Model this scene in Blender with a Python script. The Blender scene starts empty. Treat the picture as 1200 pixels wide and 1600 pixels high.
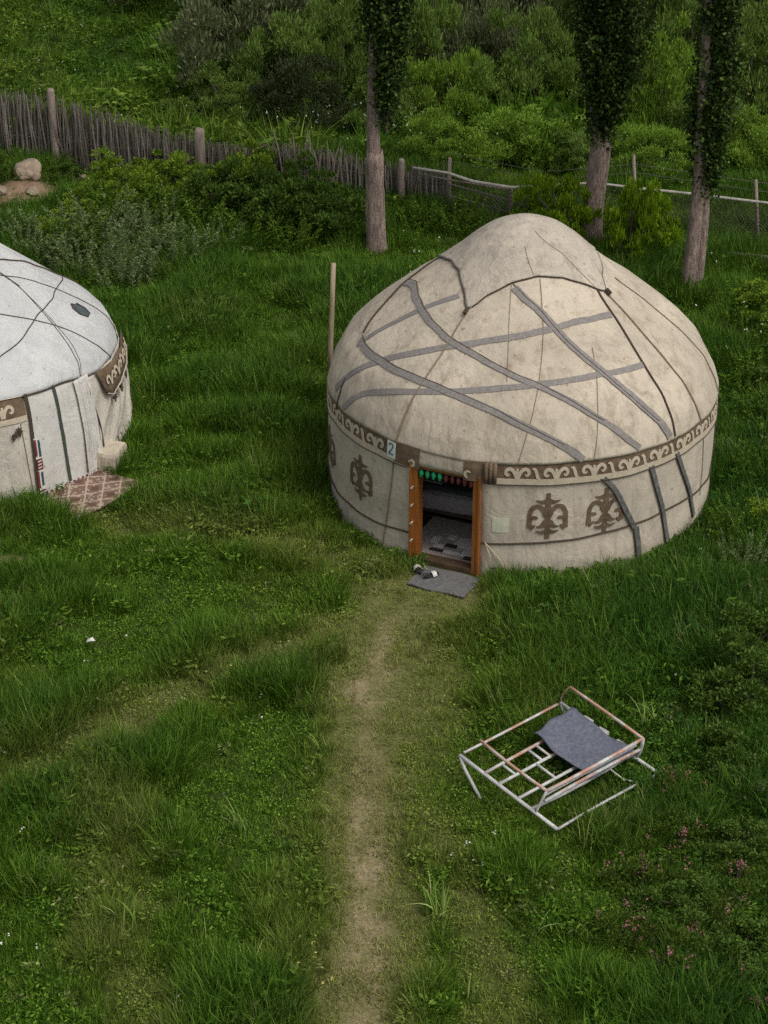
import bpy, math, random
import numpy as np
from mathutils import Vector, Matrix, Euler

random.seed(7)
RNG = np.random.default_rng(11)
S = bpy.context.scene
COL = S.collection
R_ = math.radians

# ------------------------------------------------------------------ camera
cam = bpy.data.cameras.new('camera')
cam.sensor_fit = 'VERTICAL'
cam.sensor_height = 36.0
cam.lens = 72.8
cam.clip_start = 0.5
cam.clip_end = 2000
co = bpy.data.objects.new('camera', cam)
COL.objects.link(co)
co.matrix_world = Matrix.Translation((0, 0, 15.7)) @ Euler((R_(61.5), 0, 0)).to_matrix().to_4x4() @ Matrix.Rotation(R_(0.25), 4, 'Z')
S.camera = co

# ------------------------------------------------------------------ light
SUN_EL, SUN_AZ = R_(56), R_(128)
w = bpy.data.worlds.new('World')
S.world = w
w.use_nodes = True
nt = w.node_tree
nt.nodes.clear()
sky = nt.nodes.new('ShaderNodeTexSky')
sky.sky_type = 'NISHITA'
sky.sun_disc = False
sky.sun_elevation = SUN_EL
sky.sun_rotation = SUN_AZ
sky.air_density = 1.0
sky.dust_density = 4.0
sky.ozone_density = 0.6
hs = nt.nodes.new('ShaderNodeHueSaturation')
hs.inputs['Saturation'].default_value = 0.25      # overcast: nearly neutral
bg = nt.nodes.new('ShaderNodeBackground')
bg.inputs['Strength'].default_value = 0.10
wo = nt.nodes.new('ShaderNodeOutputWorld')
nt.links.new(sky.outputs[0], hs.inputs['Color'])
nt.links.new(hs.outputs[0], bg.inputs[0])
nt.links.new(bg.outputs[0], wo.inputs[0])
sl = bpy.data.lights.new('sun', 'SUN')
sl.energy = 1.1
sl.angle = R_(24)
sl.color = (1.0, 0.95, 0.87)
so = bpy.data.objects.new('sun', sl)
COL.objects.link(so)
sd = Vector((math.sin(SUN_AZ) * math.cos(SUN_EL), math.cos(SUN_AZ) * math.cos(SUN_EL), math.sin(SUN_EL)))
so.rotation_euler = sd.to_track_quat('Z', 'Y').to_euler()
S.view_settings.view_transform = 'Standard'
S.view_settings.look = 'None'
S.view_settings.gamma = 1
S.view_settings.exposure = 0.38
S.view_settings.use_curve_mapping = False
S.cycles.use_denoising = False
S.cycles.max_bounces = 5
S.cycles.diffuse_bounces = 3
S.cycles.glossy_bounces = 2
S.cycles.transmission_bounces = 3
S.cycles.caustics_reflective = False
S.cycles.caustics_refractive = False

# ------------------------------------------------------------------ materials
def newmat(name):
    m = bpy.data.materials.new(name)
    m.use_nodes = True
    n = m.node_tree
    b = n.nodes['Principled BSDF']
    return m, n, b

def ramp(n, stops, fac):
    r = n.nodes.new('ShaderNodeValToRGB')
    el = r.color_ramp.elements
    while len(el) < len(stops):
        el.new(0.5)
    for e, (p, c) in zip(el, stops):
        e.position = p
        e.color = (*c, 1)
    n.links.new(fac, r.inputs[0])
    return r.outputs[0]

def noise(n, scale, detail=4, rough=.55, coord='Object', vec=None, dist=0.0):
    t = n.nodes.new('ShaderNodeTexNoise')
    t.inputs['Scale'].default_value = scale
    t.inputs['Detail'].default_value = detail
    t.inputs['Roughness'].default_value = rough
    t.inputs['Distortion'].default_value = dist
    if vec is None:
        c = n.nodes.new('ShaderNodeTexCoord')
        vec = c.outputs[coord]
    n.links.new(vec, t.inputs['Vector'])
    return t.outputs['Fac']

def scaled(n, s, coord='Object'):
    c = n.nodes.new('ShaderNodeTexCoord')
    m = n.nodes.new('ShaderNodeMapping')
    m.inputs['Scale'].default_value = s
    n.links.new(c.outputs[coord], m.inputs[0])
    return m.outputs[0]

def mix(n, fac, a, b, mode='MIX'):
    m = n.nodes.new('ShaderNodeMix')
    m.data_type = 'RGBA'
    m.blend_type = mode
    for sock, v in ((m.inputs[0], fac), (m.inputs[6], a), (m.inputs[7], b)):
        if hasattr(v, 'is_linked'):
            n.links.new(v, sock)
        elif isinstance(v, (int, float)):
            sock.default_value = v
        else:
            sock.default_value = (*v, 1)
    return m.outputs[2]

def math_(n, op, a, b=0.0):
    m = n.nodes.new('ShaderNodeMath')
    m.operation = op
    for i, v in enumerate((a, b)):
        if hasattr(v, 'is_linked'):
            n.links.new(v, m.inputs[i])
        else:
            m.inputs[i].default_value = v
    return m.outputs[0]

def bump(n, b, h, strength=.3, dist=.02):
    k = n.nodes.new('ShaderNodeBump')
    k.inputs['Strength'].default_value = strength
    k.inputs['Distance'].default_value = dist
    n.links.new(h, k.inputs['Height'])
    n.links.new(k.outputs[0], b.inputs['Normal'])

def simple(name, c1, c2, scale=8, rough=.85, bs=.2, bd=.01, stretch=None, metallic=0):
    m, n, b = newmat(name)
    vec = scaled(n, stretch) if stretch else None
    f = noise(n, scale, 5, .6, vec=vec)
    n.links.new(ramp(n, [(.3, c1), (.7, c2)], f), b.inputs['Base Color'])
    b.inputs['Roughness'].default_value = rough
    b.inputs['Metallic'].default_value = metallic
    if bs:
        bump(n, b, noise(n, scale * 4, 3, .6, vec=vec), bs, bd)
    return m

def felt(name, base, dark, stain, stainamt=.5, wr=.5, grime=.6):
    """dirty felt or canvas: broad weathering, run-down streaks, specks, creases"""
    m, n, b = newmat(name)
    f1 = noise(n, .9, 7, .66, dist=.4)
    f2 = noise(n, 3.2, 6, .72, vec=scaled(n, (1.5, 1.5, .35)))
    f3 = noise(n, 55, 3, .8)
    c = ramp(n, [(.34, dark), (.5, tuple((x + y) / 2 for x, y in zip(base, dark))), (.62, base)], f1)
    def mask(f, lo, hi, amt):
        r = n.nodes.new('ShaderNodeMapRange')
        r.inputs[1].default_value, r.inputs[2].default_value = lo, hi
        n.links.new(f, r.inputs[0])
        return math_(n, 'MULTIPLY', r.outputs[0], amt)
    c = mix(n, mask(f2, .50, .74, stainamt), c, stain)
    c = mix(n, mask(noise(n, 1.6, 5, .7, dist=1.2), .54, .70, grime * .55), c, tuple(x * .62 for x in dark))
    c = mix(n, mask(noise(n, 7, 4, .75, vec=scaled(n, (2.2, 2.2, .25))), .55, .75, grime * .45), c, tuple(x * 1.18 for x in base))
    c = mix(n, mask(noise(n, 11, 2, .5), .69, .75, .6), c, (.20, .145, .085))
    c = mix(n, mask(noise(n, 26, 2, .5), .70, .76, .5), c, (.16, .125, .08))
    c = mix(n, 1.0, c, mix(n, f3, (.80, .80, .80), (1.14, 1.14, 1.14)), 'MULTIPLY')
    n.links.new(c, b.inputs['Base Color'])
    b.inputs['Roughness'].default_value = .95
    b.inputs['Specular IOR Level'].default_value = .12
    cr = noise(n, 2.0, 5, .62, vec=scaled(n, (2.6, 2.6, .7)), dist=1.1)
    cr2 = math_(n, 'ABSOLUTE', math_(n, 'SUBTRACT', noise(n, 1.5, 3, .5, dist=1.8), .5))
    h = math_(n, 'ADD', math_(n, 'MULTIPLY', cr, 1.0), math_(n, 'MULTIPLY', cr2, 1.1))
    h = math_(n, 'ADD', h, math_(n, 'MULTIPLY', f3, .10))
    bump(n, b, h, wr, .06)
    return m

def leafmat(name, cdark, cmid, clight, trans=.25, attr=False, rough=.6):
    """Leaf and blade material: colour differs from leaf to leaf."""
    m = bpy.data.materials.new(name)
    m.use_nodes = True
    n = m.node_tree
    n.nodes.clear()
    g = n.nodes.new('ShaderNodeNewGeometry')
    r = g.outputs['Random Per Island']
    c = ramp(n, [(0, cdark), (.55, cmid), (1, clight)], r)
    if attr:
        a = n.nodes.new('ShaderNodeAttribute')
        a.attribute_type = 'INSTANCER'
        a.attribute_name = 'tint'
        s = n.nodes.new('ShaderNodeSeparateColor')
        n.links.new(a.outputs['Color'], s.inputs[0])
        # red: dry, green: yellow-green shift, blue: deep shift
        c = mix(n, s.outputs[1], c, mix(n, r, (.118, .165, .012), (.29, .335, .062)))
        c = mix(n, s.outputs[2], c, mix(n, r, (.009, .042, .005), (.055, .148, .018)))
        c = mix(n, s.outputs[0], c, mix(n, r, (.17, .145, .065), (.47, .41, .22)))
    else:
        oi = n.nodes.new('ShaderNodeObjectInfo')
        f = noise(n, 1.1, 3, .6)
        c = mix(n, math_(n, 'MULTIPLY', f, .6), c, mix(n, .5, c, cdark))
    d = n.nodes.new('ShaderNodeBsdfPrincipled')
    d.inputs['Roughness'].default_value = rough
    d.inputs['Specular IOR Level'].default_value = .15
    t = n.nodes.new('ShaderNodeBsdfTranslucent')
    n.links.new(c, d.inputs['Base Color'])
    n.links.new(mix(n, .4, c, (.13, .18, .008)), t.inputs[0])
    x = n.nodes.new('ShaderNodeMixShader')
    x.inputs[0].default_value = trans
    n.links.new(d.outputs[0], x.inputs[1])
    n.links.new(t.outputs[0], x.inputs[2])
    o = n.nodes.new('ShaderNodeOutputMaterial')
    n.links.new(x.outputs[0], o.inputs[0])
    return m

M = {}
M['felt'] = felt('cream_felt', (.600, .520, .410), (.455, .395, .312), (.29, .230, .160), .95, .38, .8)
M['felt_wall'] = felt('wall_felt', (.575, .505, .405), (.46, .405, .325), (.30, .25, .185), .7, .42)
M['felt_cover'] = felt('crown_felt', (.555, .485, .392), (.40, .355, .298), (.25, .215, .175), .85, .45, .8)
M['white_canvas'] = felt('white_canvas', (.575, .578, .562), (.475, .478, .468), (.36, .345, .32), .5, .5, .45)
M['white_cloth'] = felt('white_cloth', (.64, .62, .58), (.54, .52, .48), (.38, .32, .26), .45, .45)
M['beige_cloth'] = felt('beige_cloth', (.60, .555, .475), (.49, .45, .385), (.32, .275, .215), .5, .6)
M['brown_felt'] = simple('brown_felt', (.085, .056, .032), (.185, .125, .078), 9, .95, .5, .012)
M['cream_applique'] = simple('cream_applique', (.44, .375, .275), (.56, .48, .36), 12, .95, .3, .01)
M['strap'] = simple('grey_strap', (.17, .152, .14), (.285, .26, .243), 24, .9, .4, .006)
M['tie'] = simple('dark_tie_strap', (.06, .065, .062), (.17, .17, .16), 13, .9, .5, .01)
M['rope'] = simple('dark_rope', (.035, .025, .016), (.08, .058, .036), 40, .9, .3, .01)
M['tan_rope'] = simple('tan_rope', (.15, .11, .07), (.26, .2, .13), 40, .9, .3, .01)
M['greenstrip'] = simple('dark_green_braid', (.03, .045, .035), (.06, .075, .055), 30, .9, .3, .01)
M['orange_wood'] = simple('varnished_orange_wood', (.20, .062, .012), (.36, .135, .028), 5, .45, .15, .01, stretch=(6, 6, .5))
M['dark_wood'] = simple('dark_wood', (.06, .035, .02), (.11, .07, .04), 6, .6, .2, .01)
M['bone'] = simple('pale_dowel', (.5, .4, .27), (.62, .52, .38), 10, .6, 0)
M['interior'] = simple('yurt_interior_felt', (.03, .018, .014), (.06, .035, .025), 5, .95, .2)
M['mattress'] = simple('mattress_ticking', (.34, .31, .32), (.44, .41, .41), 12, .95, .2)
M['blanket'] = simple('dark_blanket', (.035, .05, .05), (.07, .085, .08), 12, .95, .3)
M['red_cloth'] = simple('red_cloth', (.10, .014, .012), (.19, .04, .032), 20, .9, .2)
M['green_cloth'] = simple('green_cloth', (.01, .33, .11), (.02, .45, .17), 20, .8, .2)
M['blue_cloth'] = simple('teal_cloth', (.018, .045, .06), (.03, .075, .10), 20, .9, .2)
M['white_trim'] = simple('white_trim', (.55, .52, .48), (.68, .66, .62), 20, .9, .2)
M['black_felt'] = simple('black_felt', (.02, .016, .014), (.04, .032, .028), 14, .95, .3)
M['grey_felt'] = simple('grey_felt', (.30, .26, .225), (.42, .37, .325), 14, .95, .3)
M['pale_felt'] = simple('pale_felt', (.52, .48, .46), (.66, .62, .6), 14, .95, .3)
M['mat_grey'] = simple('grey_mat_fabric', (.085, .083, .082), (.16, .155, .15), 18, .95, .4, .01)
M['slate_cloth'] = simple('slate_woven_cloth', (.075, .085, .115), (.155, .165, .205), 22, .95, .5, .008)
M['paper'] = simple('weathered_paper', (.55, .60, .56), (.66, .70, .66), 10, .8, .1)
M['ink'] = simple('dark_teal_ink', (.03, .06, .075), (.06, .1, .11), 10, .8, 0)
M['pale_patch'] = simple('pale_green_patch', (.48, .49, .36), (.60, .60, .46), 15, .9, .2)
M['rubber'] = simple('black_rubber', (.012, .012, .013), (.03, .03, .03), 20, .6, .2)
M['rubber_white'] = simple('worn_white_strap', (.55, .53, .48), (.68, .66, .6), 20, .6, .1)
M['stick'] = simple('weathered_stick', (.13, .108, .088), (.33, .285, .24), 4, .95, .5, .01, stretch=(9, 9, 1))
M['stick_dark'] = simple('dark_stick', (.075, .062, .05), (.20, .17, .14), 4, .95, .5, .01, stretch=(9, 9, 1))
M['post'] = simple('grey_post_wood', (.15, .115, .09), (.33, .27, .225), 3, .95, .6, .015, stretch=(8, 8, 1))
M['pole'] = simple('bare_pole_wood', (.27, .205, .13), (.44, .35, .24), 3, .8, .3, .01, stretch=(8, 8, 1))
M['rail'] = simple('pale_rail_pole', (.26, .235, .20), (.52, .485, .43), 7, .8, .4, .01)
M['wire'] = simple('dull_rusty_wire', (.06, .052, .045), (.14, .125, .11), 10, .8, 0)
M['stone'] = simple('buff_stone', (.20, .15, .105), (.40, .32, .235), 3, .95, .8, .04)
M['block'] = simple('pale_block', (.40, .34, .25), (.55, .48, .37), 5, .95, .5, .02)
M['vent'] = simple('dark_vent_pane', (.035, .05, .055), (.09, .115, .12), 9, .4, .2)

def barkmat(name, lo, hi, white):
    m, n, b = newmat(name)
    f = noise(n, 4, 6, .7, vec=scaled(n, (5, 5, 1.0)), dist=.4)
    c = ramp(n, [(.36, tuple(x * .45 for x in lo)), (.45, lo), (.55, hi), (.70, tuple(min(.6, x * 1.5) for x in hi))], f)
    if white:
        c = mix(n, math_(n, 'MULTIPLY', noise(n, 7, 4, .6, vec=scaled(n, (3, 3, 1))), white), c, (.52, .38, .32))
    n.links.new(c, b.inputs['Base Color'])
    b.inputs['Roughness'].default_value = .95
    bump(n, b, noise(n, 6, 6, .7, vec=scaled(n, (6, 6, .9)), dist=.5), .9, .06)
    return m
M['bark'] = barkmat('poplar_bark', (0.08, 0.06, 0.0464), (0.216, 0.164, 0.128), 0)
M['bark_lime'] = barkmat('limewashed_bark', (0.12, 0.088, 0.072), (0.288, 0.216, 0.18), .55)
M['twig'] = simple('shrub_wood', (.05, .04, .03), (.11, .09, .065), 8, .95, .3)

def paintmetal(name, seedscale, rustlo):
    m, n, b = newmat(name)
    f = noise(n, seedscale, 5, .65)
    f2 = noise(n, 3.0, 4, .6)
    c = ramp(n, [(.35, (.40, .40, .385)), (.65, (.60, .585, .56))], f)
    mr = n.nodes.new('ShaderNodeMapRange')
    mr.inputs[1].default_value, mr.inputs[2].default_value = rustlo, rustlo + .14
    n.links.new(f2, mr.inputs[0])
    c = mix(n, mr.outputs[0], c, mix(n, f, (.36, .15, .09), (.50, .33, .26)))
    n.links.new(c, b.inputs['Base Color'])
    b.inputs['Roughness'].default_value = .55
    bump(n, b, f, .2, .005)
    return m
M['tube_white'] = paintmetal('chipped_white_paint', 9, .62)
M['tube_pink'] = paintmetal('faded_pink_paint', 11, .42)
M['tube_rust'] = paintmetal('rusty_orange_paint', 11, .38)

def rugmat():
    m, n, b = newmat('diamond_rug_weave')
    c = n.nodes.new('ShaderNodeTexCoord')
    s = n.nodes.new('ShaderNodeSeparateXYZ')
    n.links.new(c.outputs['Object'], s.inputs[0])
    x, y = s.outputs[0], s.outputs[1]
    def tri(a, k):
        return math_(n, 'ABSOLUTE', math_(n, 'SUBTRACT', math_(n, 'FRACT', math_(n, 'MULTIPLY', a, k)), .5))
    d = math_(n, 'ADD', tri(x, 2.3), tri(y, 2.9))
    line = math_(n, 'LESS_THAN', math_(n, 'ABSOLUTE', math_(n, 'SUBTRACT', d, .5)), .045)
    inner = math_(n, 'LESS_THAN', d, .24)
    mot = math_(n, 'GREATER_THAN', noise(n, 14, 2, .5), .54)
    col = mix(n, mot, (.17, .105, .075), (.36, .27, .205))
    col = mix(n, inner, col, (.12, .06, .045))
    col = mix(n, line, col, (.42, .33, .25))
    n.links.new(col, b.inputs['Base Color'])
    b.inputs['Roughness'].default_value = .95
    bump(n, b, noise(n, 90, 2), .3, .01)
    return m
M['rug'] = rugmat()

# leaves and blades
M['grass'] = leafmat('grass_blade', (.018, .056, .003), (.078, .176, .007), (.250, .385, .055), .26, attr=True, rough=.75)
M['blade_pale'] = leafmat('pale_long_blade', (.06, .14, .012), (.20, .32, .045), (.48, .56, .20), .25)
M['willow_grey'] = leafmat('grey_willow_leaf', (0.0794, 0.0998, 0.041), (0.16, 0.192, 0.087), (0.288, 0.314, 0.16), .22)
M['willow_green'] = leafmat('green_willow_leaf', (0.0794, 0.136, 0.023), (0.16, 0.257, 0.0461), (0.282, 0.404, 0.0922), .26)
M['willow_bright'] = leafmat('bright_willow_leaf', (0.096, 0.184, 0.0179), (0.205, 0.346, 0.0358), (0.346, 0.508, 0.0768), .3)
M['willow_dark'] = leafmat('dark_willow_leaf', (.022, .032, .012), (.042, .058, .022), (.085, .105, .042), .15)
M['poplar'] = leafmat('poplar_leaf', (.007, .018, .004), (.024, .056, .008), (.13, .19, .035), .16)
M['shrub_dark'] = leafmat('dark_shrub_leaf', (0.0358, 0.0747, 0.0101), (0.0694, 0.139, 0.0179), (0.157, 0.244, 0.0392), .22)
M['shrub_tip'] = leafmat('yellow_green_shrub_leaf', (0.0906, 0.159, 0.0115), (0.182, 0.297, 0.023), (0.338, 0.462, 0.0517), .3)
M['shoot'] = leafmat('bright_shoot_leaf', (.09, .18, .006), (.20, .36, .014), (.42, .56, .04), .40)
M['wormwood'] = leafmat('wormwood_leaf', (.07, .115, .03), (.15, .22, .065), (.36, .42, .22), .22)
M['herb'] = leafmat('herb_leaf', (.03, .06, .006), (.070, .125, .012), (.15, .20, .035), .22)
M['nettle'] = leafmat('nettle_leaf', (.035, .085, .006), (.10, .20, .014), (.24, .36, .05), .28)
M['pink'] = simple('pink_petal', (.26, .07, .10), (.40, .16, .18), 30, .8, 0)
M['white_petal'] = simple('white_petal', (.6, .6, .52), (.72, .72, .64), 30, .8, 0)
M['yellow_petal'] = simple('yellow_petal', (.55, .5, .10), (.65, .6, .2), 30, .8, 0)

def groundmat(kind):
    m, n, b = newmat(kind + '_soil')
    a = n.nodes.new('ShaderNodeAttribute')
    a.attribute_name = 'wear'
    s = n.nodes.new('ShaderNodeSeparateColor')
    n.links.new(a.outputs['Color'], s.inputs[0])
    f = noise(n, 3.0, 6, .65)
    g = noise(n, 26, 4, .75)
    green = ramp(n, [(.3, (.024, .040, .008)), (.7, (.048, .074, .014))], f)
    olive = ramp(n, [(.3, (.085, .098, .026)), (.7, (.15, .155, .05))], g)
    tan = ramp(n, [(.28, (.13, .105, .055)), (.5, (.255, .208, .115)), (.72, (.40, .34, .20))], g)
    soil = ramp(n, [(.3, (.17, .115, .075)), (.7, (.31, .215, .145))], f)
    c = mix(n, s.outputs[1], green, olive)
    c = mix(n, s.outputs[0], c, tan)
    c = mix(n, s.outputs[2], c, soil)
    n.links.new(c, b.inputs['Base Color'])
    b.inputs['Roughness'].default_value = 1
    b.inputs['Specular IOR Level'].default_value = .1
    bump(n, b, math_(n, 'ADD', f, math_(n, 'MULTIPLY', g, .4)), .8, .05)
    return m
M['ground'] = groundmat('ground')

# ------------------------------------------------------------------ mesh helpers
class MB:
    def __init__(self):
        self.v, self.f = [], []
    def add(self, vs, fs):
        o = len(self.v)
        self.v += [tuple(p) for p in vs]
        self.f += [tuple(i + o for i in f) for f in fs]
        return self
    def box(self, c, s, rot=None):
        m = rot if rot is not None else Matrix.Identity(3)
        vs = [Vector(c) + m @ Vector((x * s[0] / 2, y * s[1] / 2, z * s[2] / 2)) for z in (-1, 1) for y in (-1, 1) for x in (-1, 1)]
        return self.add(vs, [(0, 2, 3, 1), (4, 5, 7, 6), (0, 1, 5, 4), (2, 6, 7, 3), (0, 4, 6, 2), (1, 3, 7, 5)])
    def tube(self, pts, r, n=8, cap=True, jit=0):
        pts = [Vector(p) for p in pts]
        rs = r if isinstance(r, (list, tuple)) else [r] * len(pts)
        vs, fs = [], []
        up = Vector((0, 0, 1))
        prev = None
        for i, p in enumerate(pts):
            t = (pts[min(i + 1, len(pts) - 1)] - pts[max(i - 1, 0)]).normalized()
            if prev is None:
                a = t.cross(up if abs(t.z) < .95 else Vector((1, 0, 0))).normalized()
            else:
                a = (prev - t * prev.dot(t)).normalized()
            prev = a
            b = t.cross(a)
            for k in range(n):
                q = 2 * math.pi * k / n
                rr = rs[i] * (1 + (random.uniform(-jit, jit) if jit else 0))
                vs.append(p + (a * math.cos(q) + b * math.sin(q)) * rr)
        for i in range(len(pts) - 1):
            for k in range(n):
                fs.append((i * n + k, i * n + (k + 1) % n, (i + 1) * n + (k + 1) % n, (i + 1) * n + k))
        if cap:
            fs.append(tuple(range(n))[::-1])
            fs.append(tuple((len(pts) - 1) * n + k for k in range(n)))
        return self.add(vs, fs)
    def strip(self, left, right, nrm, t):
        """a flat band with thickness t between two edge lines"""
        vs, fs = [], []
        for l, r, nn in zip(left, right, nrm):
            l, r, nn = Vector(l), Vector(r), Vector(nn)
            vs += [l, r, r + nn * t, l + nn * t]
        for i in range(len(left) - 1):
            a, b = i * 4, i * 4 + 4
            for k in range(4):
                fs.append((a + k, a + (k + 1) % 4, b + (k + 1) % 4, b + k))
        fs.append((0, 3, 2, 1))
        e = (len(left) - 1) * 4
        fs.append((e, e + 1, e + 2, e + 3))
        return self.add(vs, fs)
    def mesh(self, name, mat, smooth=False):
        me = bpy.data.meshes.new(name)
        me.from_pydata(self.v, [], self.f)
        me.materials.append(mat)
        if smooth:
            me.polygons.foreach_set('use_smooth', [True] * len(me.polygons))
        me.update()
        return me
    def build(self, name, mat, parent=None, loc=(0, 0, 0), smooth=False):
        return obj(name, self.mesh(name, mat, smooth), parent, loc)

def obj(name, me, parent=None, loc=(0, 0, 0), rot=None, scale=None):
    o = bpy.data.objects.new(name, me)
    COL.objects.link(o)
    o.location = loc
    if rot is not None:
        o.rotation_euler = rot
    if scale is not None:
        o.scale = scale if hasattr(scale, '__len__') else (scale,) * 3
    if parent is not None:
        o.parent = parent
    return o

def tag(o, label, cat, group=None, kind=None):
    o['label'] = label
    o['category'] = cat
    if group:
        o['group'] = group
    if kind:
        o['kind'] = kind
    return o

def thing(name, label, cat, loc=(0, 0, 0), rz=0, group=None):
    o = bpy.data.objects.new(name, None)
    o.empty_display_size = .2
    COL.objects.link(o)
    o.location = loc
    o.rotation_euler = (0, 0, rz)
    return tag(o, label, cat, group)

def structure(o, label):
    o['kind'] = 'structure'
    o['label'] = label
    return o

def quads(name, P, mat, smooth=False):
    """mesh of separate quads from an (N,4,3) array"""
    P = np.asarray(P, np.float32)
    n = len(P)
    me = bpy.data.meshes.new(name)
    me.vertices.add(n * 4)
    me.vertices.foreach_set('co', P.reshape(-1))
    me.loops.add(n * 4)
    me.loops.foreach_set('vertex_index', np.arange(n * 4, dtype=np.int32))
    me.polygons.add(n)
    me.polygons.foreach_set('loop_start', np.arange(0, n * 4, 4, dtype=np.int32))
    me.polygons.foreach_set('loop_total', np.full(n, 4, np.int32))
    me.materials.append(mat)
    me.update(calc_edges=True)
    return me

def unit(a):
    return a / np.maximum(np.linalg.norm(a, axis=-1, keepdims=True), 1e-6)

def leaf_quads(c, d, L, W, rng, flat=.5):
    """rhombic leaves: centres c, long axes d"""
    n = len(c)
    d = unit(d)
    r = unit(rng.normal(size=(n, 3)) + np.array([0, 0, flat]))
    s = unit(np.cross(d, r))
    L = np.broadcast_to(np.asarray(L), (n,))[:, None]
    W = np.broadcast_to(np.asarray(W), (n,))[:, None]
    return np.stack([c - d * L / 2, c + s * W / 2, c + d * L / 2, c - s * W / 2], 1)

def smoothn(t):
    t = np.clip(t, 0, 1)
    return t * t * (3 - 2 * t)

_G = np.random.default_rng(3).random((64, 64))
def vnoise(x, y, s):
    x = np.asarray(x, float) / s + 100.3
    y = np.asarray(y, float) / s + 57.7
    i, j = np.floor(x).astype(int), np.floor(y).astype(int)
    fx, fy = x - i, y - j
    fx, fy = fx * fx * (3 - 2 * fx), fy * fy * (3 - 2 * fy)
    g = lambda a, b: _G[a % 64, b % 64]
    return (g(i, j) * (1 - fx) + g(i + 1, j) * fx) * (1 - fy) + (g(i, j + 1) * (1 - fx) + g(i + 1, j + 1) * fx) * fy

def polydist(x, y, pts):
    """distance to a polyline"""
    best = np.full(np.shape(x), 1e9)
    for (x0, y0), (x1, y1) in zip(pts[:-1], pts[1:]):
        dx, dy = x1 - x0, y1 - y0
        t = np.clip(((x - x0) * dx + (y - y0) * dy) / (dx * dx + dy * dy), 0, 1)
        best = np.minimum(best, np.hypot(x - x0 - t * dx, y - y0 - t * dy))
    return best

# ------------------------------------------------------------------ ground
MAIN = (2.17, 29.93)
LEFT = (-7.36, 31.71)
PATH = [(-.26, 12), (-.27, 17.2), (-.22, 19), (-.16, 20.7), (-.2, 22), (-.22, 23.4), (-.1, 24.6), (.1, 25.4), (.5, 26.1)]
LANES = [([(-.35, 25.6), (-1.5, 24.7), (-2.6, 23.7), (-3.4, 23.0), (-4.2, 21.9), (-5.2, 21.2)], .50, .74),
         ([(-.1, 22.2), (.45, 21.0), (1.0, 19.6), (1.3, 18.2), (1.4, 16.2), (1.4, 13)], .36, .58),
         ([(.35, 26.5), (-.4, 27.2), (-1.4, 27.7), (-2.8, 28.3), (-4.4, 28.6)], .45, .55),
         ([(.25, 24.8), (.5, 23.5), (.5, 22)], .55, .5),
         ([(-3.6, 21.4), (-3.2, 20), (-3.2, 18.4), (-2.6, 17.3), (-2.2, 16)], .5, .45),
         ([(-.9, 20.4), (-1.2, 19.2), (-1.0, 18)], .35, .35)]
SOILS = [(-7.95, 43.15, .9, .8), (-8.6, 42.0, .8, .6), (-6.85, 44.3, .5, .4), (-5.75, 27.3, .5, .33), (6.9, 33.6, .55, .12)]

def fields(x, y):
    wob = (vnoise(x, y, .5) - .5) * .30 + (vnoise(x, y, .17) - .5) * .14
    dp = polydist(x, y, PATH) + wob
    wid = .05 + .12 * vnoise(y, y * 0, 2.0)
    bare = (1 - smoothn((dp - wid) / .20)) * (1 - .75 * smoothn((y - 24.6) / 1.4)) * (1 - .25 * smoothn((20 - y) / 2))
    patch = smoothn((vnoise(x, y, .55) * .6 + vnoise(x + 5, y, .2) * .4 - .30) / .22)
    bare = bare * (.30 + .70 * patch)
    tr = (1 - smoothn((dp - .40) / .50)) * .95
    for pts, wd, amt in LANES:
        d = polydist(x, y, pts) + wob * 1.4
        tr = np.maximum(tr, amt * (1 - smoothn((d - wd * .5) / (wd * .9))))
    d = np.hypot((x - .55) / 1.0, (y - 26.2) / .8) + wob
    tr = np.maximum(tr, 1 - smoothn((d - .7) / .7))
    d = np.hypot((x - .3) / 1.0, (y - 24.4) / 2.0) + wob
    tr = np.maximum(tr, .8 * (1 - smoothn((d - .5) / .6)))
    so_ = np.zeros(np.shape(x))
    for cx, cy, a, b in SOILS:
        d = np.hypot((x - cx) / a, (y - cy) / b) + wob * 1.2
        so_ = np.maximum(so_, 1 - smoothn((d - .6) / .45))
    return bare, np.clip(tr, 0, 1), so_

def gz(x, y):
    """ground height: level yard, gentle bank by the rocks, meadow rising beyond the fence"""
    x = np.asarray(x, float)
    y = np.asarray(y, float)
    near = np.minimum(np.hypot(x - MAIN[0], y - MAIN[1]), np.hypot(x - LEFT[0], y - LEFT[1]))
    k = smoothn((near - 3.0) / 1.5)
    z = ((vnoise(x, y, 2.3) - .5) * .10 + (vnoise(x, y, .7) - .5) * .05) * k
    d = polydist(x, y, PATH)
    z = z * smoothn((d - .2) / .5) - .03 * (1 - smoothn((d - .15) / .35))
    z = z + .28 * np.exp(-(((x + 8.0) / 1.5) ** 2 + ((y - 43.6) / 1.1) ** 2))
    r = np.clip(y - 47, 0, None)
    z = z + r * .035 + np.clip(y - 66, 0, None) * .22 * (y < 1e9)
    z = z + (vnoise(x, y, 3.1) - .5) * .7 * smoothn((y - 47) / 3)
    return z

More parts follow.
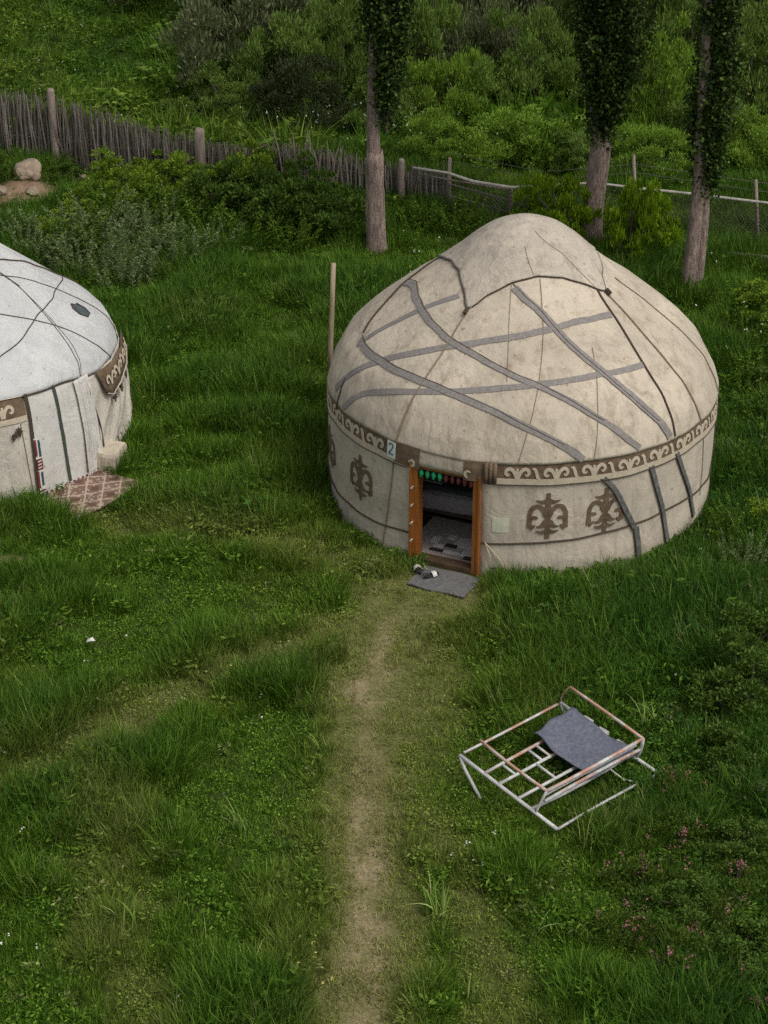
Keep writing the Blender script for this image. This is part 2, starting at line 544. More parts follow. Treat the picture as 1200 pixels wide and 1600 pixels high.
def make_ground():
    xs = np.concatenate([[-600, -300, -150, -80, -50, -35, -25, -19], np.arange(-16, 16.01, .16), [19, 25, 35, 50, 80, 150, 300, 600]])
    ys = np.concatenate([[-300, -100, -40, -10, 4, 9], np.arange(11, 49, .16), np.arange(49, 66, .5), [70, 75, 80, 90, 100, 120, 160, 220, 300, 420, 600]])
    X, Y = np.meshgrid(xs, ys)
    Z = gz(X, Y)
    nx, ny = len(xs), len(ys)
    V = np.stack([X, Y, Z], -1).reshape(-1, 3)
    i = np.arange(nx * ny).reshape(ny, nx)
    Fq = np.stack([i[:-1, :-1], i[:-1, 1:], i[1:, 1:], i[1:, :-1]], -1).reshape(-1, 4)
    me = bpy.data.meshes.new('ground')
    me.from_pydata(V.tolist(), [], Fq.tolist())
    b, t, s = fields(V[:, 0], V[:, 1])
    a = me.attributes.new('wear', 'FLOAT_COLOR', 'POINT')
    cols = np.ones((len(V), 4), np.float32)
    cols[:, 0], cols[:, 1], cols[:, 2] = np.clip(b * .9 + .12 * t ** 2, 0, 1), t, s
    a.data.foreach_set('color', cols.reshape(-1))
    me.materials.append(M['ground'])
    me.polygons.foreach_set('use_smooth', [True] * len(me.polygons))
    me.update()
    return structure(obj('ground', me), 'grassy yard around the two yurts, rising to a meadow beyond the fence')
make_ground()

def make_path():
    pts = []
    for (x0, y0), (x1, y1) in zip(PATH[:-1], PATH[1:]):
        k = max(2, int(math.hypot(x1 - x0, y1 - y0) / .1))
        for j in range(k):
            pts.append((x0 + (x1 - x0) * j / k, y0 + (y1 - y0) * j / k))
    P = np.array(pts)
    for _ in range(12):
        P[1:-1] = (P[:-2] + P[1:-1] * 2 + P[2:]) / 4
    T = np.gradient(P, axis=0)
    N = np.stack([-T[:, 1], T[:, 0]], 1)
    N /= np.linalg.norm(N, axis=1)[:, None]
    n = 7
    V, Fq = [], []
    for i, (p, q) in enumerate(zip(P, N)):
        w0 = .16 + .10 * float(vnoise(p[1], 0, .45)) + .05 * float(vnoise(p[1], 3, .15))
        w1 = .16 + .10 * float(vnoise(p[1], 9, .45)) + .05 * float(vnoise(p[1], 7, .15))
        for k in range(n):
            u = k / (n - 1)
            e = p + q * (-w0 + (w0 + w1) * u)
            V.append((e[0], e[1], float(gz(e[0], e[1])) + .007))
    for i in range(len(P) - 1):
        for k in range(n - 1):
            Fq.append((i * n + k, i * n + k + 1, (i + 1) * n + k + 1, (i + 1) * n + k))
    me = bpy.data.meshes.new('path')
    me.from_pydata(V, [], Fq)
    V = np.array(V)
    b, t, s = fields(V[:, 0], V[:, 1])
    a = me.attributes.new('wear', 'FLOAT_COLOR', 'POINT')
    cols = np.ones((len(V), 4), np.float32)
    cols[:, 0], cols[:, 1], cols[:, 2] = np.clip(b * .9 + .12 * t ** 2, 0, 1), t, s
    a.data.foreach_set('color', cols.reshape(-1))
    me.materials.append(M['ground'])
    me.polygons.foreach_set('use_smooth', [True] * len(me.polygons))
    structure(obj('path', me), 'narrow trodden dirt path leading to the open yurt door')
make_path()

# ------------------------------------------------------------------ yurts
class Surf:
    """a surface of revolution in the yurt's own frame; angle 0 faces the near side, positive turns right"""
    def __init__(self, prof, wr, seed):
        r = np.array([p[0] for p in prof], float)
        z = np.array([p[1] for p in prof], float)
        t = np.linspace(0, len(prof) - 1, 400)
        r, z = np.interp(t, np.arange(len(prof)), r), np.interp(t, np.arange(len(prof)), z)
        k = np.hanning(15)
        k /= k.sum()
        pad = lambda a, b0: np.convolve(np.concatenate([np.full(7, b0), a, np.full(7, a[-1])]), k, 'valid')
        r[7:-7] = np.convolve(r, k, 'valid')
        z[7:-7] = np.convolve(z, k, 'valid')
        self.r, self.z = r[::-1], z[::-1]
        self.wr, self.seed = wr, seed
    def rad(self, th, z):
        r = float(np.interp(z, self.z, self.r))
        a = math.radians(th)
        s = self.seed
        d = math.sin(a * 7 + s) * math.sin(z * 2.1 + s) * .5 + math.sin(a * 17 + z * 2.4 + s * 2) * .3 + math.sin(a * 31 - z * 1.3 + s) * .22 + math.sin(a * 3 + s * 3) * .6
        return r + d * self.wr * min(1, r / 1.5)
    def p(self, th, z, off=0):
        a = math.radians(th)
        r = self.rad(th, z)
        q = Vector((r * math.sin(a), -r * math.cos(a), z))
        return q + self.n(th, z) * off if off else q
    def n(self, th, z):
        a = math.radians(th)
        if z > self.z[-1] - .012:
            return Vector((0, 0, 1))
        dr = (np.interp(z + .03, self.z, self.r) - np.interp(z - .03, self.z, self.r)) / .06
        v = Vector((math.sin(a), -math.cos(a), -float(dr)))
        return v.normalized()

def spline(pts, step=.08, k=None):
    """dense smooth line through (angle, height) points"""
    P = np.array(pts, float)
    d = np.concatenate([[0], np.cumsum(np.hypot(np.diff(P[:, 0]) * .035, np.diff(P[:, 1])) + 1e-6)])
    n = max(3, int(d[-1] / step) + 1)
    q = np.linspace(0, d[-1], n)
    A = np.stack([np.interp(q, d, P[:, 0]), np.interp(q, d, P[:, 1])], 1)
    for _ in range(k if k is not None else 6):
        A[1:-1] = (A[:-2] + 2 * A[1:-1] + A[2:]) / 4
    return A

def surf_band(sf, pts, width, off, t, mb=None, k=None):
    """a band that follows the surface"""
    A = spline(pts, .07, k)
    C = [sf.p(a, z, off) for a, z in A]
    N = [sf.n(a, z) for a, z in A]
    L, Rr = [], []
    for i in range(len(C)):
        tg = (C[min(i + 1, len(C) - 1)] - C[max(i - 1, 0)]).normalized()
        s = tg.cross(N[i]).normalized() * width / 2 * (1 + .05 * math.sin(i * .7) + .05 * math.sin(i * 2.3))
        L.append(C[i] - s)
        Rr.append(C[i] + s)
    mb = mb or MB()
    return mb.strip(L, Rr, N, t)

def surf_rope(sf, pts, r, off, mb=None, k=None, n=5):
    A = spline(pts, .06, k)
    mb = mb or MB()
    return mb.tube([sf.p(a, z, off) for a, z in A], r, n)

def stroke(mb, sf, pts, ws, th0, z0, off, t, mir=1):
    """a cut felt stroke: pts in metres along the wall and up, ws its widths"""
    P = np.array(pts, float)
    m = max(4, len(P) * 4)
    q = np.linspace(0, len(P) - 1, m)
    A = np.stack([np.interp(q, np.arange(len(P)), P[:, i]) for i in (0, 1)], 1)
    W = np.interp(q, np.arange(len(P)), ws)
    for _ in range(3):
        A[1:-1] = (A[:-2] + 2 * A[1:-1] + A[2:]) / 4
    T = np.gradient(A, axis=0)
    N2 = np.stack([-T[:, 1], T[:, 0]], 1)
    N2 /= np.linalg.norm(N2, axis=1)[:, None] + 1e-9
    a, b = A + N2 * W[:, None] / 2, A - N2 * W[:, None] / 2
    rr = sf.rad(th0, z0)
    def mp(p):
        th = th0 + math.degrees(mir * p[0] / rr)
        return sf.p(th, z0 + p[1], off), sf.n(th, z0 + p[1])
    L = [mp(p)[0] for p in a]
    Rr = [mp(p)[0] for p in b]
    NN = [mp(p)[1] for p in A]
    if mir < 0:
        L, Rr = Rr, L
    mb.strip(L, Rr, NN, t)

HORN = [((0, .0), (.02, .07), (.06, .14), (.11, .17), (.162, .145), (.172, .09), (.138, .055), (.108, .08)), (.062, .05, .046, .044, .042, .040, .034, .012)]
ESS = [((-.07, .165), (-.03, .17), (-.012, .13), (0, .085), (.012, .04), (.03, .0), (.07, .005)), (.012, .035, .042, .042, .042, .035, .012)]

def scroll_band(sf, t0, t1, zfun, off, t=.007, unit_=.56):
    """running ram's-horn scroll of pale felt along the brown band"""
    mb = MB()
    rr = sf.rad((t0 + t1) / 2, zfun((t0 + t1) / 2))
    step = math.degrees(unit_ / rr)
    n = max(1, int(round((t1 - t0) / step)))
    step = (t1 - t0) / n
    for i in range(n):
        tc = t0 + (i + .5) * step
        j = random.uniform(-.006, .006)
        for mir in (1, -1):
            stroke(mb, sf, HORN[0], [x * 1.14 for x in HORN[1]], tc, zfun(tc) + j, off, t, mir)
        stroke(mb, sf, [(0, .0), (0, .09), (0, .17)], [.05, .03, .04], tc, zfun(tc) + j, off + .001, t)
        te = tc + step / 2
        if te < t1 - step * .4:
            stroke(mb, sf, ESS[0], [x * 1.15 for x in ESS[1]], te, zfun(te) + j, off, t, 1)
    return mb

def tree_ornament(sf, th, z, off=.006, t=.008, s=1.0):
    """the brown appliqued plant of mirrored ram's horns"""
    mb = MB()
    k = lambda p: [(x * s, y * s) for x, y in p]
    w_ = lambda a: [x * s for x in a]
    stroke(mb, sf, k([(0, -.38), (0, -.2), (0, .1), (0, .25), (0, .385)]), w_([.065, .07, .10, .07, .06]), th, z, off, t)
    for m in (1, -1):
        e = .0006 if m > 0 else .0012
        stroke(mb, sf, k([(.02, .26), (.09, .235), (.18, .265)]), w_([.07, .06, .012]), th, z, off + e, t, m)
        stroke(mb, sf, k([(.02, .01), (.06, .11), (.13, .175), (.21, .165), (.262, .08), (.272, -.04), (.262, -.19)]), w_([.09, .07, .065, .07, .066, .06, .085]), th, z, off + e * 2, t, m)
        stroke(mb, sf, k([(.262, -.05), (.215, -.015), (.17, -.02), (.15, -.04)]), w_([.05, .055, .05, .02]), th, z, off + e * 3, t, m)
        stroke(mb, sf, k([(.262, -.19), (.215, -.175), (.185, -.14)]), w_([.085, .05, .012]), th, z, off + e * 4, t, m)
        stroke(mb, sf, k([(.02, -.09), (.09, -.165), (.17, -.17)]), w_([.11, .065, .012]), th, z, off + e * 5, t, m)
        stroke(mb, sf, k([(.02, -.24), (.08, -.27), (.17, -.235)]), w_([.07, .055, .01]), th, z, off + e * 6, t, m)
    return mb

def shell(sf, ths, zs, off=0.0, zmin=None, zmax=None, thick=.025):
    """closed felt sheet over angles ths and heights zs (zmin or zmax may depend on the angle)"""
    mb = MB()
    full = abs(ths[-1] - ths[0] - 360) < 1e-6
    n = len(ths)
    m = len(zs)
    o, i_ = [], []
    for th in ths:
        for z in zs:
            zz = z
            if zmin is not None or zmax is not None:
                a, b = (zmin(th) if zmin else zs[0]), (zmax(th) if zmax else zs[-1])
                zz = a + (b - a) * (z - zs[0]) / (zs[-1] - zs[0])
            o.append(sf.p(th, zz, off + thick))
            i_.append(sf.p(th, zz, off))
    V = o + i_
    K = n * m
    F_ = []
    for a in range(n - 1):
        for b in range(m - 1):
            F_.append((a * m + b, (a + 1) * m + b, (a + 1) * m + b + 1, a * m + b + 1))
            F_.append((K + a * m + b, K + a * m + b + 1, K + (a + 1) * m + b + 1, K + (a + 1) * m + b))
        for b in (0, m - 1):
            F_.append((a * m + b, K + a * m + b, K + (a + 1) * m + b, (a + 1) * m + b))
    if not full:
        for a in (0, n - 1):
            for b in range(m - 1):
                F_.append((a * m + b, a * m + b + 1, K + a * m + b + 1, K + a * m + b))
    return mb.add(V, F_)

def lin(a, b, n):
    return [a + (b - a) * i / (n - 1) for i in range(n)]

PROF_MAIN = [(0, 4.49), (.15, 4.485), (.32, 4.45), (.55, 4.35), (.8, 4.17), (1.06, 3.93), (1.4, 3.66), (1.78, 3.41), (2.42, 2.90), (2.77, 2.54), (2.96, 2.18), (3.03, 1.95), (3.05, 1.8), (3.06, 1.2), (3.06, .9), (3.04, .55), (3.06, .3), (3.07, 0), (3.07, -.3)]
SM = Surf(PROF_MAIN, .022, 1.3)
yurt = thing('yurt', 'cream felt yurt with grey straps and open orange wooden door', 'yurt', (MAIN[0], MAIN[1], 0), group='felt yurts')
D0, D1 = -35.0, -14.0                       # door opening between these angles
TH = lin(D1, D0 + 360, 150)
shell(SM, TH, lin(-.05, 1.98, 26), 0, thick=.02).build('wall_felt', M['felt_wall'], yurt, smooth=True)
shell(SM, lin(D0 - .5, D1 + .5, 14), lin(1.66, 1.97, 6), .021, thick=.02).build('door_valance', M['felt_wall'], yurt, smooth=True)
shell(SM, lin(-180, 180, 181), lin(1.90, 4.2, 60), .03, zmin=lambda th: 1.90 + .012 * math.sin(R_(th * 5)), thick=.02).build('roof_felt', M['felt'], yurt, smooth=True)
CV = [(-122, 3.58), (-100, 3.78), (-82, 3.88), (-61.5, 3.87), (-47, 3.74), (-35.1, 3.54), (-29, 3.73), (-14, 3.91), (6.2, 3.99), (27, 3.94), (43, 3.81), (53.5, 3.66), (64, 3.82), (95, 3.96), (124, 3.8), (137, 3.58), (152, 3.82), (190, 3.96), (222, 3.8), (238, 3.58)]
cvz = lambda th: float(np.interp(((th + 122) % 360) - 122, [c[0] for c in CV], [c[1] for c in CV]))
mbc = shell(SM, lin(-180, 180, 181), lin(0, 1, 22), .052, zmin=cvz, zmax=lambda th: 4.49, thick=.022)
cover = mbc.build('crown_cover', M['felt_cover'], yurt, smooth=True)
surf_rope(SM, [(th, cvz(th)) for th in lin(-122, 238, 160)], .012, .066, k=1).build('edge_cord', M['rope'], cover)
surf_rope(SM, [(14, 4.43), (38, 4.2), (45, 3.95), (48, 3.75)], .005, .076).build('seam', M['tan_rope'], cover)
surf_rope(SM, [(-6, 4.3), (0, 4.1), (3, 4.0)], .005, .076).build('seam', M['tan_rope'], cover)
# straps over the roof
STR = [[(-11.6, 3.86), (7.1, 3.59), (18.4, 3.21), (27.1, 2.9), (34.4, 2.53), (40.6, 2.19), (42.6, 1.96)],
       [(-95, 3.38), (-88, 3.46), (-72.0, 3.43), (-50.4, 3.34), (-33.4, 3.2), (-25.0, 3.15), (-9.9, 3.0), (3.6, 2.85), (13.3, 2.65), (22.3, 2.38), (31.3, 1.96)],
       [(-77.8, 2.74), (-67.4, 2.73), (-56.7, 2.75), (-40.8, 2.75), (-27.9, 2.71), (-16.5, 2.62), (-6.4, 2.5), (2.9, 2.3), (10.0, 2.12), (13.9, 1.94)],
       [(-76.6, 2.67), (-71.7, 3.02), (-65.3, 3.28), (-57.1, 3.5), (-46.5, 3.66)],
       [(-73.8, 2.06), (-69.2, 2.38), (-60.1, 2.73), (-49.4, 2.96), (-35.4, 3.16), (-14.6, 3.33), (5.8, 3.43), (23.1, 3.48), (40.8, 3.47), (44.5, 3.46)],
       [(-65, 1.94), (-61.6, 2.19), (-56.3, 2.37), (-45.2, 2.55), (-27.9, 2.71), (-7.1, 2.85), (3.6, 2.89), (19.8, 2.92), (41.3, 2.9), (43, 2.9)]]
for i, s_ in enumerate(STR):
    surf_band(SM, s_, (.115, .092, .105, .092, .105, .092)[i], .052 + (.002 if i >= 3 else .009), .007).build('strap', M['strap'], yurt, smooth=False)
    if i < 3:     # the dark braid sewn along the upper edge
        surf_rope(SM, [(a - 1.2, z + .040) for a, z in s_[:-1]], .007, .066).build('cord', M['rope'], yurt)
for rp, r_, mt in [([(49.5, 3.75), (46.1, 3.56), (45.0, 3.32), (43, 2.9), (43.9, 2.58), (44.8, 2.18), (44.8, 1.94)], .016, 'rope'),
                   ([(53.5, 3.66), (53.0, 3.33), (53.8, 2.82), (56.2, 2.4), (58.1, 2.04), (58.7, 1.92)], .012, 'tan_rope'),
                   ([(-35.1, 3.54), (-35.7, 3.37), (-35.8, 3.05), (-37.4, 2.79), (-38.6, 2.42), (-39.8, 1.92)], .013, 'tan_rope'),
                   ([(-112.8, 3.65), (-98.3, 3.41), (-88.5, 3.11), (-80.4, 2.8)], .018, 'rope'),
                   ([(-70.1, 2.31), (-69.5, 2.03), (-69.9, 1.82)], .014, 'rope'),
                   ([(8, 3.96), (6, 3.5), (2, 2.9), (-2, 2.3), (-4, 1.93)], .005, 'tan_rope'), ([(-14, 3.9), (-10, 3.3), (-9, 2.9)], .004, 'tan_rope'), ([(26, 3.2), (20, 2.6), (17, 1.94)], .004, 'tan_rope'), ([(75, 3.7), (77, 3.0), (78, 1.95)], .008, 'tan_rope')]:
    surf_rope(SM, rp, r_, .06).build('rope', M[mt], yurt)
for th, z in [(-35.1, 3.53), (53.6, 3.65)]:
    MB().tube([SM.p(th, z - .03, .10), SM.p(th, z + .03, .10)], .035, 6).build('knot', M['rope'], yurt)
# border band below the eave
bt_z = lambda th: 1.905
shell(SM, lin(D1 + 1.5, D0 + 358.5, 140), lin(1.64, 1.905, 4), .022, thick=.010).build('border_band', M['brown_felt'], yurt)
shell(SM, lin(D1 + 1.5, D0 + 358.5, 140), lin(1.575, 1.668, 3), .033, thick=.008).build('border_hem', M['cream_applique'], yurt)
scroll_band(SM, -9.5, 119, lambda th: 1.665, .034).build('border_scroll', M['cream_applique'], yurt)
scroll_band(SM, -119, -43, lambda th: 1.665, .034).build('border_scroll', M['cream_applique'], yurt)
scroll_band(SM, 122, 238, lambda th: 1.665, .034).build('border_scroll', M['cream_applique'], yurt)
surf_rope(SM, [(th, 1.572) for th in lin(D1 + 1.5, D0 + 358.5, 60)], .009, .045, k=0).build('hem_cord', M['rope'], yurt)
surf_rope(SM, [(th, 1.912) for th in lin(-180, 180, 120)], .011, .036, k=0).build('eave_cord', M['rope'], yurt)
# brown end pieces on both sides of the door head
shell(SM, lin(-40.5, -32.0, 6), lin(1.60, 1.925, 4), .046, thick=.008).build('band_end', M['brown_felt'], yurt)
shell(SM, lin(-18.8, -12.5, 6), lin(1.60, 1.91, 4), .046, thick=.008).build('band_end', M['brown_felt'], yurt)
mb = MB()
mb2 = MB()
stroke(mb, SM, [(0, 0), (.04, .04), (.09, .03), (.10, -.02), (.07, -.05), (.03, -.04)], [.012, .035, .04, .04, .035, .012], -35.5, 1.68, .055, .006)
stroke(mb2, SM, [(.02, .02), (-.02, .05), (-.06, .02), (-.06, -.03), (-.03, -.07)], [.012, .03, .04, .04, .012], -17.2, 1.71, .055, .006)
mb.build('band_curl', M['cream_applique'], yurt)
mb2.build('band_curl', M['cream_applique'], yurt)
# rolled door flap hanging at the right of the door head
mb = MB()
for k in range(3):
    a = -12.6 + k * 1.15
    mb.tube([SM.p(a, 1.60, .075 - k * .008), SM.p(a, 1.75, .08 - k * .008), SM.p(a, 1.905, .07 - k * .008)], .034, 8)
mb.build('rolled_flap', M['brown_felt'], yurt, smooth=True)
# low girth rope and seams of the wall
LOW = [(-120, .4), (-78.3, .36), (-63, .38), (-50.8, .40), (D0 - .5, .46)]
LOWR = [(D1 + .5, .55), (-3.1, .59), (5.8, .61), (18.8, .65), (33.6, .69), (49.9, .73), (79.7, .55), (140, .5), (238, .4)]
for l_ in (LOW, LOWR):
    surf_rope(SM, l_, .016, .03).build('girth_rope', M['rope'], yurt)
surf_rope(SM, [(-40.6, 1.9), (-41.5, 1.24), (-43.2, .66), (-44.5, .02)], .011, .03).build('rope', M['tan_rope'], yurt)
# straps that tie the roof down to the ground at the right
for s_, w0 in [([(20.2, 1.60), (24, 1.39), (27.6, .99), (31.9, .59)], .085), ([(32.1, .62), (33.2, .3), (33.7, -.02)], .10), ([(36, 1.6), (38.9, 1.15), (43.1, .63), (44.8, .1)], .09), ([(46.4, 1.64), (50.4, 1.2), (56.5, .64), (58, .3)], .085)]:
    surf_band(SM, s_, w0, .035, .008).build('tie_strap', M['tie'], yurt)
    surf_rope(SM, [(a - .85, z) for a, z in s_], .010, .046).build('cord', M['rope'], yurt)
surf_rope(SM, [(62, 1.6), (63, 1.1), (64, .5)], .006, .03).build('rope', M['tan_rope'], yurt)
surf_rope(SM, [(80, 1.9), (83, 1.2), (84, .3)], .02, .03).build('rope', M['rope'], yurt)
for th, z in [(-55, 1.01), (4.7, 1.05), (21.5, 1.04), (-78, .98), (100, 1.03)]:
    tree_ornament(SM, th, z, .024).build('wall_ornament', M['brown_felt'], yurt)
# pale patch and hanging cord right of the door
shell(SM, lin(-10.6, -5.9, 4), lin(.77, 1.01, 3), .021, thick=.005).build('patch', M['pale_patch'], yurt)
mb = MB()
surf_rope(SM, [(-12.5, .58), (-10.5, .50), (-8.8, .36), (-6.5, .20)], .008, .05, mb)
surf_rope(SM, [(-12.3, .56), (-11.3, .42), (-10.6, .33)], .008, .05, mb)
mb.build('loose_cord', M['bone'], yurt)
# number sign beside the door head
sg = shell(SM, lin(-42.9, -39.9, 3), lin(1.645, 1.905, 3), .060, thick=.006).build('number_sign', M['paper'], yurt)
mb = MB()
stroke(mb, SM, [(-.045, .055), (-.025, .085), (.02, .085), (.04, .05), (.02, .005), (-.02, -.045), (-.045, -.08), (0, -.078), (.05, -.075)], [.018] * 9, -41.4, 1.79, .067, .003)
mb.build('digit', M['ink'], sg)
sg['label'] = 'small pale sign with the number 2'

# door
DA = R_(-24.5)
DN = Vector((math.sin(DA), -math.cos(DA), 0))      # outwards
DT = Vector((math.cos(DA), math.sin(DA), 0))       # to the right seen from outside
DM = Matrix((DT, -DN, Vector((0, 0, 1)))).transposed()
DC = DN * 3.0
def dp(u, z, d=0):
    return DC + DT * u + Vector((0, 0, z)) + DN * d
HW = .50
for sx in (-1, 1):
    f_ = MB().box(dp(sx * HW, .84, -.04), (.10, .20, 1.66), DM)
    f_.box(dp(sx * (HW - .012), .84, -.155), (.075, .03, 1.66), DM)
    f_.box(dp(sx * (HW + .055), .84, .02), (.03, .13, 1.68), DM)
    jb = f_.build('door_jamb', M['orange_wood'], yurt)
    if sx < 0:
        for z in (.38, .68, .98, 1.28):
            MB().tube([dp(-HW - .02, z, .05), dp(-HW - .02, z, .10), dp(-HW - .02, z, .115)], [.012, .012, .022], 8).build('dowel', M['bone'], jb)
MB().box(dp(0, 1.66, -.04), (.90, .20, .10), DM).build('door_lintel', M['orange_wood'], yurt)
MB().box(dp(0, .035, -.03), (.90, .20, .09), DM).build('door_sill', M['dark_wood'], yurt)
# interior lining and floor
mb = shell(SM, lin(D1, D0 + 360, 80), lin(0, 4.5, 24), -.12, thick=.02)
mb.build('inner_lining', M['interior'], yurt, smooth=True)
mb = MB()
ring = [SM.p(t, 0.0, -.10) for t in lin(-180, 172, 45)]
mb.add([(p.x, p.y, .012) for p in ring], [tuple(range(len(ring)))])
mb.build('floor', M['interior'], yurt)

def W(p):
    return Vector((p[0] + MAIN[0], p[1] + MAIN[1], p[2]))

# patterned felt rug inside the door
rug = thing('felt_rug', 'black, white and grey patchwork felt rug just inside the open door', 'rug', W(DC - DN * .75), DA)
MB().box((0, .0, .030), (1.5, 1.15, .03)).build('rug_base', M['grey_felt'], rug)
rp = [(-.30, -.28, .16, .09, 'pale_felt'), (-.12, -.22, .18, .10, 'black_felt'), (.05, -.05, .30, .28, 'pale_felt'), (-.28, -.42, .22, .08, 'black_felt'), (-.04, -.40, .26, .07, 'pale_felt'), (.22, -.33, .22, .20, 'pale_felt'),
      (.36, -.18, .06, .30, 'black_felt'), (.29, -.47, .20, .10, 'black_felt'), (.47, -.30, .14, .18, 'pale_felt'), (-.42, -.12, .12, .2, 'pale_felt'), (-.20, .05, .14, .14, 'pale_felt'), (.30, .1, .16, .12, 'grey_felt'), (.48, -.45, .12, .07, 'pale_felt'), (.42, .05, .1, .2, 'pale_felt')]
for x, y, a, b, mm in rp:
    MB().box((x, y, .0505), (a, b, .012)).build('rug_patch', M[mm], rug)
MB().box((0, -.60, .045), (1.1, .05, .05)).build('rug_border', M['grey_felt'], rug)
# bed
bed = thing('bed', 'low bed with pale mattress and dark blanket inside the dim yurt', 'bed', (1.35, 28.75, .012), DA + R_(2))
MB().box((.1, .1, .16), (1.9, .85, .05)).build('bed_base', M['dark_wood'], bed)
for x in (-.8, 1.0):
    for y in (-.25, .45):
        MB().box((x, y, .068), (.06, .06, .134)).build('leg', M['dark_wood'], bed)
def soft_box(c, s, n=6, j=.012):
    mb = MB()
    bx = [(-1, -1), (1, -1), (1, 1), (-1, 1)]
    prof = [(.94, -1), (1, -.7), (1.01, 0), (1, .7), (.93, 1)]
    vs = []
    per = 40
    for k, z in prof:
        for i in range(per):
            u = i / per * 4
            e = int(u)
            f = u - e
            a, b = bx[e], bx[(e + 1) % 4]
            vs.append((c[0] + s[0] / 2 * k * (a[0] + (b[0] - a[0]) * f) + random.uniform(-j, j), c[1] + s[1] / 2 * k * (a[1] + (b[1] - a[1]) * f) + random.uniform(-j, j), c[2] + s[2] / 2 * z + random.uniform(-j, j)))
    fs = [(r * per + i, r * per + (i + 1) % per, (r + 1) * per + (i + 1) % per, (r + 1) * per + i) for r in range(len(prof) - 1) for i in range(per)]
    fs += [tuple(range(per))[::-1], tuple((len(prof) - 1) * per + i for i in range(per))]
    return mb.add(vs, fs)
soft_box((.1, .1, .335), (1.9, .9, .28)).build('mattress', M['mattress'], bed, smooth=True)
soft_box((.1, .14, .51), (1.8, .72, .09)).build('blanket', M['blanket'], bed, smooth=True)
# chest behind
ch = thing('chest', 'dark painted chest standing at the back of the dim yurt', 'chest', (.75, 29.1, .012), DA)
MB().box((0, 0, .28), (.5, .4, .5)).build('chest_body', M['dark_wood'], ch)
MB().box((0, 0, .555), (.54, .44, .045)).build('lid', M['mattress'], ch)
# garland over the door
gl = thing('door_garland', 'string of green and red tassels hung across the top of the doorway', 'garland', W(dp(0, 1.60, .03)), DA)
MB().tube([(-.46, 0, .0), (-.2, 0, -.02), (.1, 0, -.02), (.45, 0, .0)], .006, 5).build('string', M['rope'], gl)
for i in range(9):
    x = -.40 + i * .10
    mm = M['green_cloth'] if i < 4 else M['red_cloth']
    mb = MB().tube([(x, 0, -.02), (x, 0, -.05), (x + .008, 0, -.085), (x, 0, -.13), (x, 0, -.155)], [.008, .030, .036, .022, .004], 7)
    mb.build('tassel', mm, gl)
MB().box((-.03, .02, .01), (.5, .02, .05)).build('trim', M['green_cloth'], gl)

# door mat, sandals
mt_ = thing('door_mat', 'flat grey door mat on the ground before the open door', 'mat', (.90, 26.70, 0), DA)
mb = MB()
nx, ny = 10, 6
vs = []
for j in range(ny):
    for i in range(nx):
        x, y = -.46 + .92 * i / (nx - 1), -.30 + .62 * j / (ny - 1)
        vs.append((x + .015 * math.sin(y * 9), y + .012 * math.sin(x * 11), .030 + .008 * math.sin(x * 7 + y * 5)))
k = len(vs)
vs += [(x, y, z - .02) for x, y, z in vs]
fs = []
for j in range(ny - 1):
    for i in range(nx - 1):
        a = j * nx + i
        fs += [(a, a + 1, a + nx + 1, a + nx), (k + a, k + a + nx, k + a + nx + 1, k + a + 1)]
b_ = [i for i in range(nx)] + [j * nx + nx - 1 for j in range(1, ny)] + [(ny - 1) * nx + i for i in range(nx - 2, -1, -1)] + [j * nx for j in range(ny - 2, 0, -1)]
for p, q in zip(b_, b_[1:] + b_[:1]):
    fs.append((p, k + p, k + q, q))
mb.add(vs, fs).build('mat_cloth', M['mat_grey'], mt_)
def sandal(x, y, rz, lab):
    t = thing('sandal', lab, 'sandal', (x, y, .035), rz, 'pair of sandals')
    def outline(k):
        out = []
        for i in range(20):
            a = 2 * math.pi * i / 20
            yy = math.sin(a) * .135
            ww = (.045 + .010 * math.sin(a) - .008 * math.cos(2 * a)) * k
            out.append((math.cos(a) * ww + .006 * math.sin(a * 2), yy * k))
        return out
    mb = MB()
    lo, hi = outline(1.0), outline(.96)
    vs = [(a, b, 0) for a, b in lo] + [(a, b, .028) for a, b in lo] + [(a, b, .032) for a, b in hi]
    fs = [tuple(range(20))[::-1], tuple(range(40, 60))]
    for r in (0, 20):
        fs += [(r + i, r + (i + 1) % 20, r + 20 + (i + 1) % 20, r + 20 + i) for i in range(20)]
    mb.add(vs, fs).build('sole', M['rubber'], t)
    mb = MB()
    L, R2, N2 = [], [], []
    for i in range(9):
        a = math.pi * i / 8
        p = Vector((math.cos(a) * .055, .04, .015 + math.sin(a) * .05))
        L.append(p + Vector((0, -.035, 0)))
        R2.append(p + Vector((0, .035, 0)))
        N2.append(Vector((math.cos(a), 0, math.sin(a))))
    mb.strip(L, R2, N2, .006).build('strap', M['rubber_white'], t)
    mb = MB()
    mb.tube([(.05, -.03, .03), (.05, -.11, .05), (0, -.145, .055), (-.05, -.11, .05), (-.05, -.03, .03)], .009, 6).build('heel_strap', M['rubber'], t)
sandal(.52, 27.00, R_(15), 'black sandal with white strap at the jamb side of the grey door mat')
sandal(.71, 26.84, R_(-60), 'black sandal with white strap turned sideways on the grey door mat')

